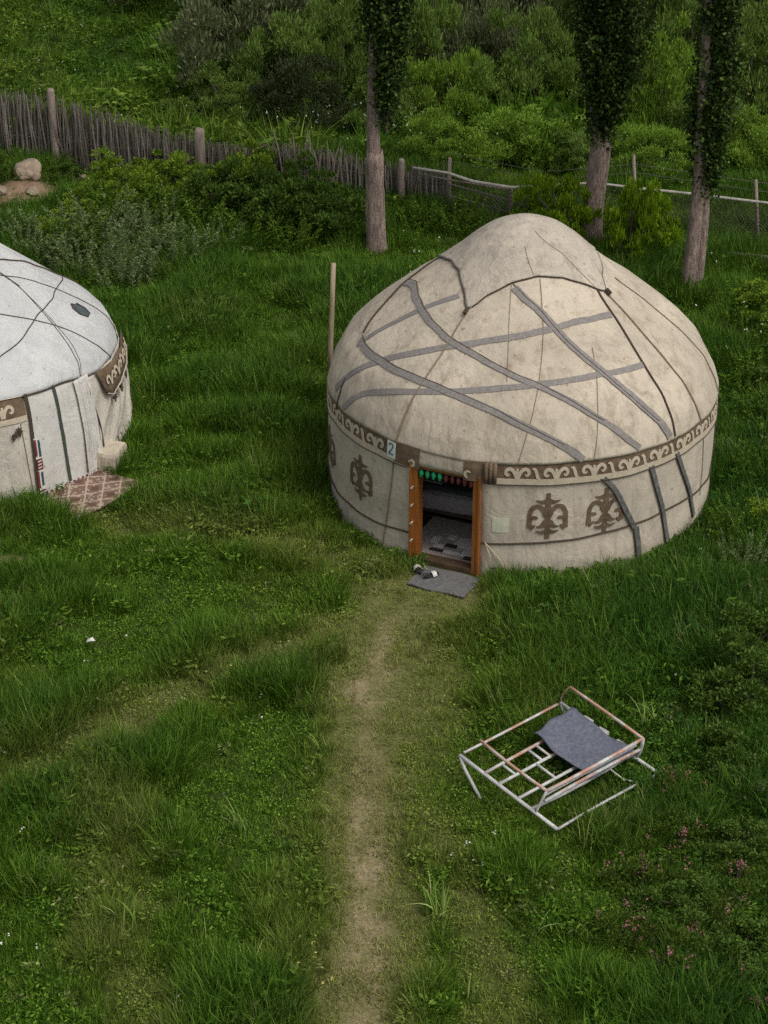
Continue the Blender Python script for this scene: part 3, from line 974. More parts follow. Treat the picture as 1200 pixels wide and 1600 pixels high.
# ------------------------------------------------------------------ second yurt
PROF_L = [(0, 3.72), (.2, 3.71), (.4, 3.66), (.7, 3.48), (1.09, 3.18), (1.69, 2.70), (2.19, 2.30), (2.52, 2.06), (2.73, 1.87), (2.82, 1.68), (2.88, 1.45), (2.95, .9), (3.0, 0), (3.0, -.3)]
SL = Surf(PROF_L, .022, 4.1)
yl = thing('yurt', 'white canvas yurt with thin ropes and closed cloth door', 'yurt', (LEFT[0], LEFT[1], 0), group='felt yurts')
shell(SL, lin(-180, 180, 150), lin(-.05, 1.72, 20), 0, thick=.02).build('wall_cloth', M['beige_cloth'], yl, smooth=True)
def eav(th):
    a = ((th + 180) % 360) - 180
    return 1.755 - .145 * float(smoothn((a - 46) / 26)) - .145 * float(smoothn((-a - 110) / 50)) + .008 * math.sin(R_(a * 6)) + .007 * math.sin(R_(a * 15))
rl = shell(SL, lin(-180, 180, 181), lin(0, 1, 40), .03, zmin=eav, zmax=lambda th: 3.72, thick=.02).build('roof_canvas', M['white_canvas'], yl, smooth=True)
for rp_, r_ in [([(66.2, 3.11), (68.4, 2.97), (70.3, 2.85), (68.4, 2.6), (66.6, 2.33), (63, 2.0), (60, 1.7)], .009), ([(60, 3.1), (78.1, 2.92), (86.6, 2.77), (94.4, 2.56), (100, 2.32), (101.9, 2.09), (100.5, 1.65)], .012),
               ([(131.7, 2.21), (105.8, 2.48), (91.8, 2.54), (62.6, 2.51), (42.2, 2.30), (33.8, 2.24), (22, 2.0), (12, 1.77)], .015), ([(20, 2.85), (44, 2.69), (57.8, 2.51), (67.2, 2.32), (72, 2.15), (75.2, 1.93), (80.1, 1.62)], .014),
               ([(50, 3.2), (60, 3.18), (66, 3.11), (70.3, 2.85)], .020), ([(135, 1.62), (128, 2.25), (118, 2.62), (104, 2.95), (85, 3.15), (55, 3.35)], .024), ([(70, 2.85), (69, 2.5), (66, 2.1), (60, 1.66)], .006)]:
    surf_rope(SL, rp_, r_ * .68, .056, k=3).build('rope', M['rope'], yl)
for sm_ in ([(70, 3.4), (68, 2.9), (64, 2.3), (56, 1.75)], [(30, 3.4), (28, 2.7), (26, 1.8)], [(95, 3.4), (100, 2.8), (104, 2.2), (105, 1.7)]):
    surf_rope(SL, sm_, .006, .051, k=3).build('seam', M['white_trim'], yl)
surf_rope(SL, [(th, eav(th) - .004) for th in lin(36, 70, 30)], .016, .058, k=0).build('eave_cord', M['rope'], yl)
surf_rope(SL, [(th, eav(th) + .008) for th in lin(-150, 36, 60)], .008, .054, k=0).build('eave_cord', M['beige_cloth'], yl)
# smoke vent
mb = MB()
vp = [(86.6, 2.30), (89.5, 2.335), (91.0, 2.29), (93.6, 2.275), (93.9, 2.18), (91.8, 2.125), (88, 2.13), (85.8, 2.215)]
ctr = SL.p(90, 2.225, .060)
mb.add([SL.p(a, z, .060) for a, z in vp] + [SL.p(a, z, .052) for a, z in vp] + [ctr], [(i, (i + 1) % 8, 16) for i in range(8)] + [(8 + i, 8 + (i + 1) % 8, (i + 1) % 8, i) for i in range(8)])
vt = mb.build('vent_patch', M['vent'], yl)
mb = MB()
mb.tube([SL.p(a, z, .063) for a, z in vp + vp[:1]], .010, 5).build('vent_rim', M['rope'], vt)
# pale borders
shell(SL, lin(-70, 36.2, 50), lin(1.42, 1.765, 4), .022, thick=.01).build('border_band', M['brown_felt'], yl)
scroll_band(SL, -70, 35.2, lambda th: 1.50, .033, unit_=.62).build('border_scroll', M['cream_applique'], yl)
shell(SL, lin(-70, 36.2, 50), lin(1.385, 1.47, 3), .033, thick=.008).build('border_hem', M['cream_applique'], yl)

def drape(th0, th1, z0, z1, off, fold, nf, sag, mat, name, th_n=60, zn=30, pinch=0):
    """hanging cloth with folds"""
    mb = MB()
    V = []
    for j in range(zn):
        v = j / (zn - 1)
        z = z0 + (z1 - z0) * v
        for i in range(th_n):
            u = i / (th_n - 1)
            th = th0 + (th1 - th0) * u
            d = 0
            for k, (a, ph) in enumerate(((1, .3), (1.7, 1.9), (2.9, 4.1))):
                d += (1 - 2 * abs(math.sin((u * nf * a + (1 - v) ** 1.5 * sag * (1 + .3 * k)) * math.pi + ph)) ** .7) / (1 + .7 * k)
            e = math.sin(math.pi * min(1, max(0, u))) ** .5
            d = fold * d * (.35 + .65 * math.sin(math.pi * min(1, v * .9 + .1))) * e
            V.append(SL.p(th, z, off + abs(fold) * 1.6 + d))
    k = len(V)
    V += [p - SL.n(0, .5) * 0 for p in V]
    V = V[:k]
    fs = [(j * th_n + i, j * th_n + i + 1, (j + 1) * th_n + i + 1, (j + 1) * th_n + i) for j in range(zn - 1) for i in range(th_n - 1)]
    mb.add(V, fs)
    o = mb.build(name, mat, yl, smooth=True)
    sm = o.modifiers.new('thickness', 'SOLIDIFY')
    sm.thickness = .008
    return o
drape(37.3, 47.6, .015, 1.77, .024, .007, 1.2, .2, M['white_cloth'], 'door_flap')
drape(47.7, 57.5, .015, 1.73, .024, .009, 1.0, .3, M['white_cloth'], 'door_flap')
drape(55.5, 62.6, .03, 1.69, .040, .034, 2.6, .8, M['white_cloth'], 'gathered_flap', 80)
drape(62.8, 108, .18, 1.62, .024, .030, 2.6, 1.6, M['beige_cloth'], 'sagging_sheet', 110, 36)
surf_band(SL, [(47.5, 1.76), (47.6, 1.2), (48.1, .55), (48.6, .04)], .05, .052, .008).build('door_braid', M['greenstrip'], yl)
surf_band(SL, [(37.1, 1.77), (37.2, 1.33), (36.9, .9), (37.1, .02)], .055, .048, .008).build('door_edge', M['rope'], yl)
rb = surf_band(SL, [(38.0, 1.06), (38.1, .7), (38.3, .02)], .10, .058, .008).build('woven_ribbon', M['white_trim'], yl)
for z0, z1, mm, da in [(.74, 1.02, 'blue_cloth', .5), (.76, 1.04, 'red_cloth', -.75), (.24, .48, 'blue_cloth', .45), (.20, .50, 'red_cloth', -.8)]:
    surf_band(SL, [(38.1 + da, z1), (38.15 + da, z0)], .038, .067, .004).build('ribbon_stripe', M[mm], rb)
surf_band(SL, [(38.1, .71), (38.15, .66), (38.15, .58), (38.2, .52)], .105, .067, .006).build('ribbon_medallion', M['red_cloth'], rb)
for z in (.555, .61, .665):
    surf_band(SL, [(37.55, z), (38.8, z + .012)], .017, .074, .004, k=0).build('ribbon_stitch', M['white_trim'], rb)
for i in range(3):
    surf_band(SL, [(38.2, .17 - i * .06), (38.25, .14 - i * .06)], .10, .067, .004).build('ribbon_stripe', M['red_cloth'], rb)
hem = surf_band(SL, [(38.4, .10), (46.6, .10), (54, .105), (60.8, .11)], .055, .066, .008).build('checked_hem', M['white_trim'], yl)
for i in range(13):
    a = 38.9 + i * 1.7
    surf_band(SL, [(a, .103), (a + .85, .103)], .05, .075, .004, k=0).build('hem_check', M['red_cloth' if i % 3 else 'rope'], hem)
surf_rope(SL, [(60.8, 1.68), (62.2, 1.34), (63.3, .85), (62.6, .3), (61.5, .06)], .03, .05).build('dark_slit', M['rope'], yl)  # dark cord put in for the shaded slit between flap and sheet
surf_rope(SL, [(62.6, 1.2), (64.2, .8), (64.4, .4)], .016, .07).build('rope', M['rope'], yl)
surf_rope(SL, [(33.8, 1.35), (34.6, .7), (35.6, .1)], .008, .024).build('rope', M['tan_rope'], yl)
# loose corner of the border hanging at the right
mb = MB()
ct = [(65.5, 1.66), (71, 1.63), (79, 1.61), (89, 1.61), (102, 1.61)]
cb = [(69, 1.24), (72, 1.16), (79, 1.22), (89, 1.30), (102, 1.34)]
V = []
for j in range(5):
    v = j / 4
    for (a0, z0), (a1, z1) in zip(ct, cb):
        V.append(SL.p(a0 + (a1 - a0) * v, z0 + (z1 - z0) * v, .115 + .02 * v + .012 * math.sin(a0 * .5 + v * 4)))
mb.add(V, [(j * 5 + i, j * 5 + i + 1, (j + 1) * 5 + i + 1, (j + 1) * 5 + i) for j in range(4) for i in range(4)])
hc = mb.build('hanging_border', M['brown_felt'], yl, smooth=True)
hc.modifiers.new('thickness', 'SOLIDIFY').thickness = .01
mb = MB()
for a, z, ww, s in [(72.5, 1.34, .02, .9), (79, 1.36, .02, .95), (86, 1.40, .02, .95), (94, 1.42, .02, .95)]:
    for mir in (1, -1):
        stroke(mb, SL, [(x * s, y * s) for x, y in HORN[0]], [x * s for x in HORN[1]], a, z, .150, .007, mir)
mb.build('border_scroll', M['cream_applique'], yl)
mb = MB()
mb.tube([SL.p(a0, z0, .150) for a0, z0 in cb], .012, 5).build('border_edge', M['cream_applique'], yl)
def tuft(th, z, off=.03):
    mb = MB()
    for i in range(9):
        a, l = random.uniform(0, 6.28), random.uniform(.04, .09)
        p = SL.p(th, z, off)
        q = SL.p(th + math.degrees(math.cos(a) * l / 3), z + math.sin(a) * l - .02, off + .035)
        mb.tube([p, (p + q) / 2 + SL.n(th, z) * .02, q], [.018, .02, .008], 5)
    mb.build('felt_tuft', M['rope'], yl)
for a, z, o_ in [(32.8, 1.26, .03), (31.2, 1.20, .03), (79.1, 1.13, .11), (86.5, 1.2, .11), (73, 1.08, .11), (-20, 1.2, .03)]:
    tuft(a, z, o_)

# rug before the white yurt's door
rg = thing('rug', 'brown diamond patterned rug lying in the grass at the white yurt door', 'rug', (-4.93, 29.42, 0), R_(54))
mb = MB()
nx, ny = 14, 8
vs = []
for j in range(ny):
    for i in range(nx):
        x, y = -.74 + 1.56 * i / (nx - 1), -.68 + .98 * j / (ny - 1)
        vs.append((x, y, .095 + .012 * math.sin(x * 6 + y * 3) + .01 * math.sin(y * 9)))
k = len(vs)
vs += [(x, y, z - .025) for x, y, z in vs]
fs = []
for j in range(ny - 1):
    for i in range(nx - 1):
        a = j * nx + i
        fs += [(a, a + 1, a + nx + 1, a + nx), (k + a, k + a + nx, k + a + nx + 1, k + a + 1)]
b_ = [i for i in range(nx)] + [j * nx + nx - 1 for j in range(1, ny)] + [(ny - 1) * nx + i for i in range(nx - 2, -1, -1)] + [j * nx for j in range(ny - 2, 0, -1)]
for p, q in zip(b_, b_[1:] + b_[:1]):
    fs.append((p, k + p, k + q, q))
mb.add(vs, fs).build('rug_pile', M['rug'], rg)

def rock(r, seed, sub=3, flat=.8):
    rg_ = random.Random(seed)
    import bmesh
    bm = bmesh.new()
    bmesh.ops.create_icosphere(bm, subdivisions=sub, radius=1)
    dirs = [(Vector((rg_.gauss(0, 1), rg_.gauss(0, 1), rg_.gauss(0, 1))).normalized(), rg_.uniform(.62, .92)) for _ in range(9)]
    for v in bm.verts:
        p = v.co.copy()
        for d, h in dirs:                   # flat broken faces
            e = p.dot(d)
            if e > h:
                p -= d * (e - h) * 1.0
        p *= 1 + .04 * math.sin(p.x * 5 + seed) * math.sin(p.y * 6) + rg_.uniform(-.012, .012)
        v.co = Vector((p.x * r[0], p.y * r[1], p.z * r[2]))
    me = bpy.data.meshes.new('stone')
    bm.to_mesh(me)
    bm.free()
    me.materials.append(M['stone'])
    return me
bl = soft_box((0, 0, .19), (.32, .54, .38), j=.008).build('stone_block', M['block'], None, (-4.50, 30.40, 0))
bl.rotation_euler = (0, R_(4), R_(-14))
tag(bl, 'pale stone block weighing down the cloth beside the diamond rug', 'block')

# ------------------------------------------------------------------ bench frame
T_ = {}
bench = thing('bench_frame', 'metal tube bench frame with chipped white and pink paint tipped in the grass', 'bench frame', (1.0, 21.67, 0), 0)
A_, B_, C_, D_ = Vector((0, 0, .40)), Vector((1.15, -1.14, .12)), Vector((2.53, .04, .12)), Vector((1.35, 1.24, .40))
UP = Vector((.03, -.04, .335))
def pl(s, t, up=0):
    return A_ * (1 - s) * (1 - t) + B_ * s * (1 - t) + C_ * s * t + D_ * (1 - s) * t + UP * up
def tube(name, pts, r, m):
    pts = [Vector(p) for p in pts]
    if len(pts) == 3 and name != 'leg':
        rr = random.Random(len(bench.children) * 3 + 1)
        pts[1] = pts[1] + Vector((rr.uniform(-1, 1), rr.uniform(-1, 1), rr.uniform(-1, .4))) * .018
        pts = [pts[0], (pts[0] + pts[1]) / 2 + (pts[1] - (pts[0] + pts[2]) / 2) * .3, pts[1], (pts[1] + pts[2]) / 2 + (pts[1] - (pts[0] + pts[2]) / 2) * .3, pts[2]]
    MB().tube(pts, r * .92, 8).build(name, M[m], bench, smooth=True)
tube('end_rail', [pl(-.02, 0), pl(.5, 0), pl(1, 0)], .028, 'tube_white')
tube('end_rail', [pl(0, 1), pl(.5, 1), pl(1, 1)], .028, 'tube_white')
tube('rear_rail', [pl(-.02, .04), pl(-.01, .5), pl(0, .97)], .020, 'tube_pink')
tube('ground_rail', [pl(1, 0), pl(1, .5) + Vector((0, 0, .03)), pl(1, 1)], .020, 'tube_white')
for s, m in ((.25, 'tube_pink'), (.40, 'tube_white'), (.60, 'tube_white'), (.74, 'tube_white')):
    tube('seat_bar', [pl(s, 0, .06), pl(s, .5, .05), pl(s, 1, .06)], .024, m)
for s0, s1, t in ((.25, .40, .16), (.25, .40, .42), (.25, .40, .50), (.40, .60, .36), (.40, .60, .62), (.25, .40, .74)):
    tube('cross_bar', [pl(s0, t, .055), pl(s1, t, .055)], .020, 'tube_white')
tube('arm_rail', [pl(.10, .06, 1), pl(.45, .06, 1.0), pl(.80, .05, 1.03)], .023, 'tube_rust')
tube('arm_rail', [pl(.06, 1.0, 1), pl(.4, 1.0, 1.02), pl(.80, 1.0, 1.03)], .023, 'tube_pink')
tube('arm_post', [pl(.80, .05, 1.03), pl(.79, .03, .5), pl(.78, .0, .02)], .020, 'tube_white')
tube('arm_post', [pl(.80, 1.0, 1.03), pl(.79, 1.0, .5), pl(.78, 1.0, .02)], .026, 'tube_white')
tube('arm_post', [pl(.06, 1.0, 1), pl(.02, 1.0, .5), pl(.0, 1.0, .02)], .013, 'tube_rust')
tube('back_rail', [pl(.80, .05, 1.03), pl(.80, .5, 1.02), pl(.80, 1.0, 1.03)], .026, 'tube_pink')
tube('back_rail', [pl(.79, .05, .80), pl(.79, .5, .78), pl(.79, .95, .80)], .020, 'tube_white')
tube('back_rail', [pl(.80, .05, .52), pl(.79, .5, .50), pl(.80, 1.0, .50)], .024, 'tube_pink')
tube('leg', [pl(-.02, 0), pl(.02, .0) + Vector((.02, -.08, -.12)), Vector((.13, -.20, .14)), Vector((.24, -.33, -.02))], .025, 'tube_white')
tube('leg', [pl(.0, 1), pl(.05, 1.0) + Vector((.0, -.05, -.12)), Vector((1.50, 1.02, -.02))], .025, 'tube_white')
tube('leg', [pl(1, 1), pl(1, .96) + Vector((0, 0, -.03)), pl(.98, .90) + Vector((0, 0, -.08))], .02, 'tube_white')
tube('cable', [pl(.80, .70, .3), pl(.90, .75, .0), pl(1.0, .82, 0.02), pl(1.02, .93, .05)], .011, 'tube_white')
for s in (.28, .44, .62):
    MB().box(pl(s, .995, .10), (.07, .16, .05), Matrix.Rotation(R_(42), 3, 'Z')).build('bracket', M['tube_white'], bench)
cl = MB()
nx, ny = 30, 26
vs = []
for j in range(ny):
    for i in range(nx):
        u, v = i / (nx - 1), j / (ny - 1)
        s = .17 + .62 * u - .05 * v * (1 - u)
        t = .53 + .44 * v - .02 * u * (1 - v)
        sag = -.16 * math.sin(math.pi * min(1, u * 1.05)) * math.sin(math.pi * v) + .03 * math.sin(u * 9 + v * 5)
        wr = .05 * math.sin(u * 7 + v * 4) * math.sin(v * 6 - u * 2 + 1) + .035 * math.sin(u * 15 - v * 11)
        p = pl(s + .012 * math.sin(v * 9), t + .012 * math.sin(u * 8 + 1), .33 + sag * .7 + wr)
        if u < .1:
            p.z += .02 - .3 * (.1 - u)
        vs.append(p + Vector((1.0, 21.67, 0)))
cl.add(vs, [(j * nx + i, j * nx + i + 1, (j + 1) * nx + i + 1, (j + 1) * nx + i) for j in range(ny - 1) for i in range(nx - 1)])
clo = cl.build('cloth', M['slate_cloth'], smooth=True)
clo.modifiers.new('thickness', 'SOLIDIFY').thickness = .012
tag(clo, 'dark slate grey cloth spread over one end of the bench frame', 'cloth')

# ------------------------------------------------------------------ pole, stones
pz = thing('wooden_pole', 'thin bare wooden pole standing in the grass behind the cream yurt', 'pole', (-.98, 33.99, 0))
MB().tube([(0, 0, -.1), (.01, 0, .6), (.045, .0, 1.4), (.075, 0, 2.2)], [.05, .048, .044, .042], 9, jit=.04).build('shaft', M['pole'], pz, smooth=True)
STONES = [((.36, .32, .29), (-7.93, 43.95), 5, 'large buff boulder lying below the stick fence'),
          ((.13, .11, .13), (-7.72, 43.75), 8, 'upright pale stone directly below the boulder'),
          ((.17, .13, .10), (-7.70, 43.05), 12, 'pale stone with a pinkish face, lower of the two beside the bare soil'),
          ((.20, .12, .07), (-6.85, 44.4), 15, 'flat pinkish stone at the foot of the fence right of its tall post'),
          ((.22, .16, .10), (-8.42, 43.1), 18, 'reddish stone half sunk in the bare soil left of the boulder'),
          ((.15, .12, .09), (-8.5, 42.35), 21, 'small reddish stone lowest in the bare soil')]
for r_, (x, y), sd_, lab in STONES:
    o = obj('boulder' if r_[0] > .3 else 'stone', rock(r_, sd_), None, (x, y, float(gz(x, y)) + r_[2] * .55), (0, 0, sd_))
    tag(o, lab, 'boulder' if r_[0] > .3 else 'stone', None if r_[0] > .3 else 'stones by the bare soil')

# ------------------------------------------------------------------ stick fence
F0, F1 = Vector((-11.5, 46.2, 0)), Vector((1.25, 42.4, 0))
FL = (F1 - F0).length
fence = thing('stick_fence', 'weathered fence of upright brushwood sticks running behind the shrubs', 'fence', F0, math.atan2(F1.y - F0.y, F1.x - F0.x))
def fh(x):
    return float(np.interp(x, [0, 4.2, 6.0, 7.0, 8.2, 9.5, 10.2, 11, FL], [1.95, 1.85, 1.50, 1.28, 1.15, 1.22, 1.30, 1.18, 1.0]))
def stick_mesh(seed, lean):
    rr = random.Random(seed)
    mb = MB()
    pts = [(rr.uniform(-.012, .012) + lean * z, rr.uniform(-.012, .012), z) for z in (0, .35, .7, 1.0)]
    mb.tube(pts, [.021, .019, .016, .011], 5, jit=.12)
    return mb
SK = [stick_mesh(i, random.uniform(-.04, .04)).mesh('stick', M['stick'] if i % 3 else M['stick_dark']) for i in range(8)]
N = 292
for i in range(N):
    x = 2.0 + (FL - 2.0) * (i + random.uniform(.0, .9)) / N
    h = fh(x) * random.uniform(.80, 1.08) + (.25 if random.random() < .03 else 0)
    k = random.uniform(.6, 1.2)
    o = obj('stick', random.choice(SK), fence, (x, random.uniform(-.05, .05), -.05), (random.uniform(-.05, .05), random.gauss(0, .07), random.uniform(0, 6)), (k, k, h))
mb = MB()
for i in range(1300):
    x = FL * (i + random.random()) / 1300
    h = fh(x) * random.uniform(.70, .97)
    y = random.uniform(.04, .12)
    a = random.uniform(-.10, .10)
    mb.tube([(x, y, -.05), (x + a * h * .5, y + random.uniform(-.02, .02), h * .5), (x + a * h, y, h)], [.017, .015, .008], 4)
bk = mb.build('stick_backing', M['stick_dark'], fence)
bk['kind'] = 'stuff'
def post_mesh(h, r, seed):
    random.seed(seed)
    return MB().tube([(0, 0, -.2), (.01, 0, h * .3), (-.015, .01, h * .65), (0, 0, h * .97), (.01, 0, h)], [r * 1.06, r, r * .98, r * .95, r * .7], 10, jit=.06)
for x, h, r in [(4.27, 2.0, .088), (7.78, 1.42, .12), (12.4, 1.2, .075), (1.0, 2.0, .1)]:
    post_mesh(h, r, int(x * 10)).build('post', M['post'], fence, (x, -.13, 0), smooth=True)
for z in (.35, .8):
    mb = MB().tube([(x, -.075 + .02 * math.sin(x * 3), min(z, fh(x) * .8) + .03 * math.sin(x * 2)) for x in lin(0, FL, 60)], .006, 4)
    mb.build('binding_wire', M['wire'], fence)
random.seed(99)
# branches woven over the low middle stretch
for i in range(16):
    x = random.uniform(9.3, 11.2)
    h = random.uniform(1.2, 1.65)
    a = random.uniform(-.25, .25)
    MB().tube([(x, -.08, .5), (x + a * .4, -.1, .5 + h * .4), (x + a * .7 + random.uniform(-.06, .06), -.1, h)], [.022, .018, .009], 5).build('loose_branch', M['post'], fence)

# ------------------------------------------------------------------ wire fence with the pale rail
wf = thing('wire_fence', 'wire mesh fence with a long bent pale rail behind the cream yurt', 'fence', (1.3, 42.3, 0), 0)
RAIL = [(.58, 42.12, 1.15), (1.32, 41.9, 1.11), (1.84, 41.5, 1.07), (2.62, 41.05, 1.10), (3.43, 41.1, 1.14), (4.37, 41.2, 1.15), (5.27, 40.9, 1.14), (6.29, 40.6, 1.14), (7.79, 40.1, 1.13), (9.5, 39.7, 1.15), (12, 39.0, 1.1)]
rel = lambda p: (p[0] - 1.3, p[1] - 42.3, p[2])
MB().tube([rel(p) for p in RAIL], [.030, .034, .036, .034, .03, .03, .032, .03, .03, .03, .03], 8, jit=.12).build('rail', M['rail'], wf, smooth=True)
MB().tube([rel((.7, 42.2, .98)), rel((1.6, 41.75, .97)), rel((2.65, 41.25, .97))], .02, 6).build('rail', M['post'], wf, smooth=True)
for x, y, h, lx in [(1.36, 42.2, 1.35, .0), (2.62, 41.2, 1.05, 0), (5.3, 41.25, 1.75, -.16), (7.75, 40.45, 1.5, -.18), (10.5, 39.6, 1.4, 0)]:
    MB().tube([rel((x, y, -.1)), rel((x + lx * .5, y, h * .5)), rel((x + lx, y, h))], [.045, .042, .036], 8, jit=.14).build('post', M['post'], wf, smooth=True)
def along(x):
    return float(np.interp(x, [p[0] for p in RAIL], [p[1] for p in RAIL])) + .06
mb = MB()
cell = .085
for x in np.arange(1.5, 11, cell):
    for sgn in (1, -1):
        x0, x1 = x, x + sgn * 1.0
        pts = []
        for k in range(11):
            xx = x0 + (x1 - x0) * k / 10
            pts.append(rel((xx, along(xx) + .012 * sgn, .06 + 1.0 * k / 10 + .02 * math.sin(xx * 3))))
        mb.tube(pts, .0062, 3, cap=False)
wm = mb.build('wire_mesh', M['wire'], wf)
wm['kind'] = 'stuff'
for (x0, y0), (x1, y1) in [((4.4, 40.35), (6.35, 39.62)), ((6.45, 39.58), (9.6, 38.7))]:
    z_ = .27
    d = Vector((x1 - x0, y1 - y0, 0))
    MB().box(rel(((x0 + x1) / 2, (y0 + y1) / 2, z_)), (d.length, .05, .11), Matrix.Rotation(math.atan2(d.y, d.x), 3, 'Z')).build('kick_board', M['post'], wf)
for z in (.78, .52):
    MB().tube([rel((1.36, 42.15, z)), rel((2.62, 41.15, z - .01))], .02, 6).build('cross_bar', M['stick_dark'], wf)
for z in (1.32, 1.5):
    MB().tube([rel((1.36, 42.2, z - .05)), rel((3.3, 41.6, z - .25)), rel((5.2, 41.25, z + .05)), rel((7.6, 40.45, z - .05)), rel((10.5, 39.6, z - .15))], .006, 4).build('strand_wire', M['wire'], wf)

# ------------------------------------------------------------------ trees and shrubs
def clumpy(n, K, rng, rx, ry, h, z0, cr, L, Wd, up=.5, shell_=.55, bottom=.12, tipL=1.0, lobes=1.0, soft=.42):
    """leaves gathered in clumps over an uneven crown"""
    c = []
    ph = rng.uniform(0, 6.28, 4)
    while len(c) < K:
        p = rng.normal(size=3)
        p /= np.linalg.norm(p)
        if p[2] < -.35:
            continue
        rr = rng.uniform(shell_, 1.0) ** .6
        az = math.atan2(p[1], p[0])
        lob = 1 + lobes * (.22 * math.sin(2 * az + ph[0]) + .16 * math.sin(3 * az + ph[1]) + .18 * math.sin(5 * az + 3 * p[2] + ph[2]))
        top = 1 + lobes * (.20 * math.sin(2 * az + 4 * p[0] + ph[3]) + rng.uniform(-.16, .16))
        c.append((p[0] * rx * rr * lob, p[1] * ry * rr * lob, z0 + h * (.42 + .58 * p[2] * rr) * top))
    c = np.array(c)
    size = cr * rng.uniform(.55, 1.3, K)
    which = rng.integers(0, K, n)
    o = unit(rng.normal(size=(n, 3)))
    o[:, 2] = np.abs(o[:, 2]) * .9 - .25
    rad = rng.uniform(0, 1, n) ** soft * rng.choice([1, 1, 1, 1.35], n)
    pos = c[which] + o * (size[which] * rad)[:, None] * np.array([1, 1, .85])
    pos[:, 2] = np.maximum(pos[:, 2], bottom * rng.uniform(.3, 1.5, n))
    d = o + np.array([0, 0, up]) + rng.normal(size=(n, 3)) * .35
    return leaf_quads(pos, d, L * rng.uniform(.7, 1.3, n) * tipL, Wd * rng.uniform(.7, 1.3, n), rng, flat=1.1), c

def limbs(c, rng, trunk_h, r0, nl=12, base=(0, 0, -.1)):
    mb = MB()
    b = Vector(base)
    idx = rng.permutation(len(c))[:nl]
    for i in idx:
        e = Vector(c[i])
        st = b + Vector((rng.uniform(-.12, .12), rng.uniform(-.12, .12), 0))
        m1 = st.lerp(e, .4) + Vector((0, 0, .12 * e.z)) + Vector(rng.normal(size=3)) * .06
        mb.tube([st, m1, st.lerp(e, .75) + Vector(rng.normal(size=3)) * .06, e], [r0, r0 * .7, r0 * .45, r0 * .15], 5, jit=.08)
    return mb

CROWNS = {}
def crown_variant(kind, v):
    key = (kind, v)
    if key in CROWNS:
        return CROWNS[key]
    rng = np.random.default_rng(100 + v * 7 + len(kind))
    if kind in ('grey', 'green', 'bright', 'dark'):
        Q, c = clumpy(17000, 52, rng, 1.0, .95, 1.0, 0, .25, .066, .020, up=.75, bottom=.04, soft=.5)
        mat = M['willow_' + kind]
    elif kind == 'shrub':
        Q, c = clumpy(6500, 40, rng, 1.0, .9, 1.0, 0, .22, .075, .042, up=.5, bottom=.05)
        mat = M['shrub_dark']
    elif kind == 'tip':
        Q, c = clumpy(6500, 44, rng, 1.0, .9, 1.0, 0, .22, .085, .045, up=.5, bottom=.05)
        mat = M['shrub_tip']
    elif kind == 'shoot':
        Q, c = clumpy(5200, 44, rng, 1.0, .9, 1.0, 0, .22, .085, .05, up=.9, bottom=.05)
        mat = M['shoot']
    CROWNS[key] = (quads(kind + '_crown', Q, mat), limbs(c, rng, 0, .03, 14).mesh('branches', M['twig']))
    return CROWNS[key]

def bush(name, label, cat, x, y, rx, h, kind, v, group, rz=None, ry=None):
    t = thing(name, label, cat, (x, y, float(gz(x, y))), rz if rz is not None else random.uniform(0, 6.28), group)
    cm, bm_ = crown_variant(kind, v)
    obj('crown', cm, t, scale=(rx, ry or rx, h))
    obj('branches', bm_, t, scale=(rx, ry or rx, h))
    return t

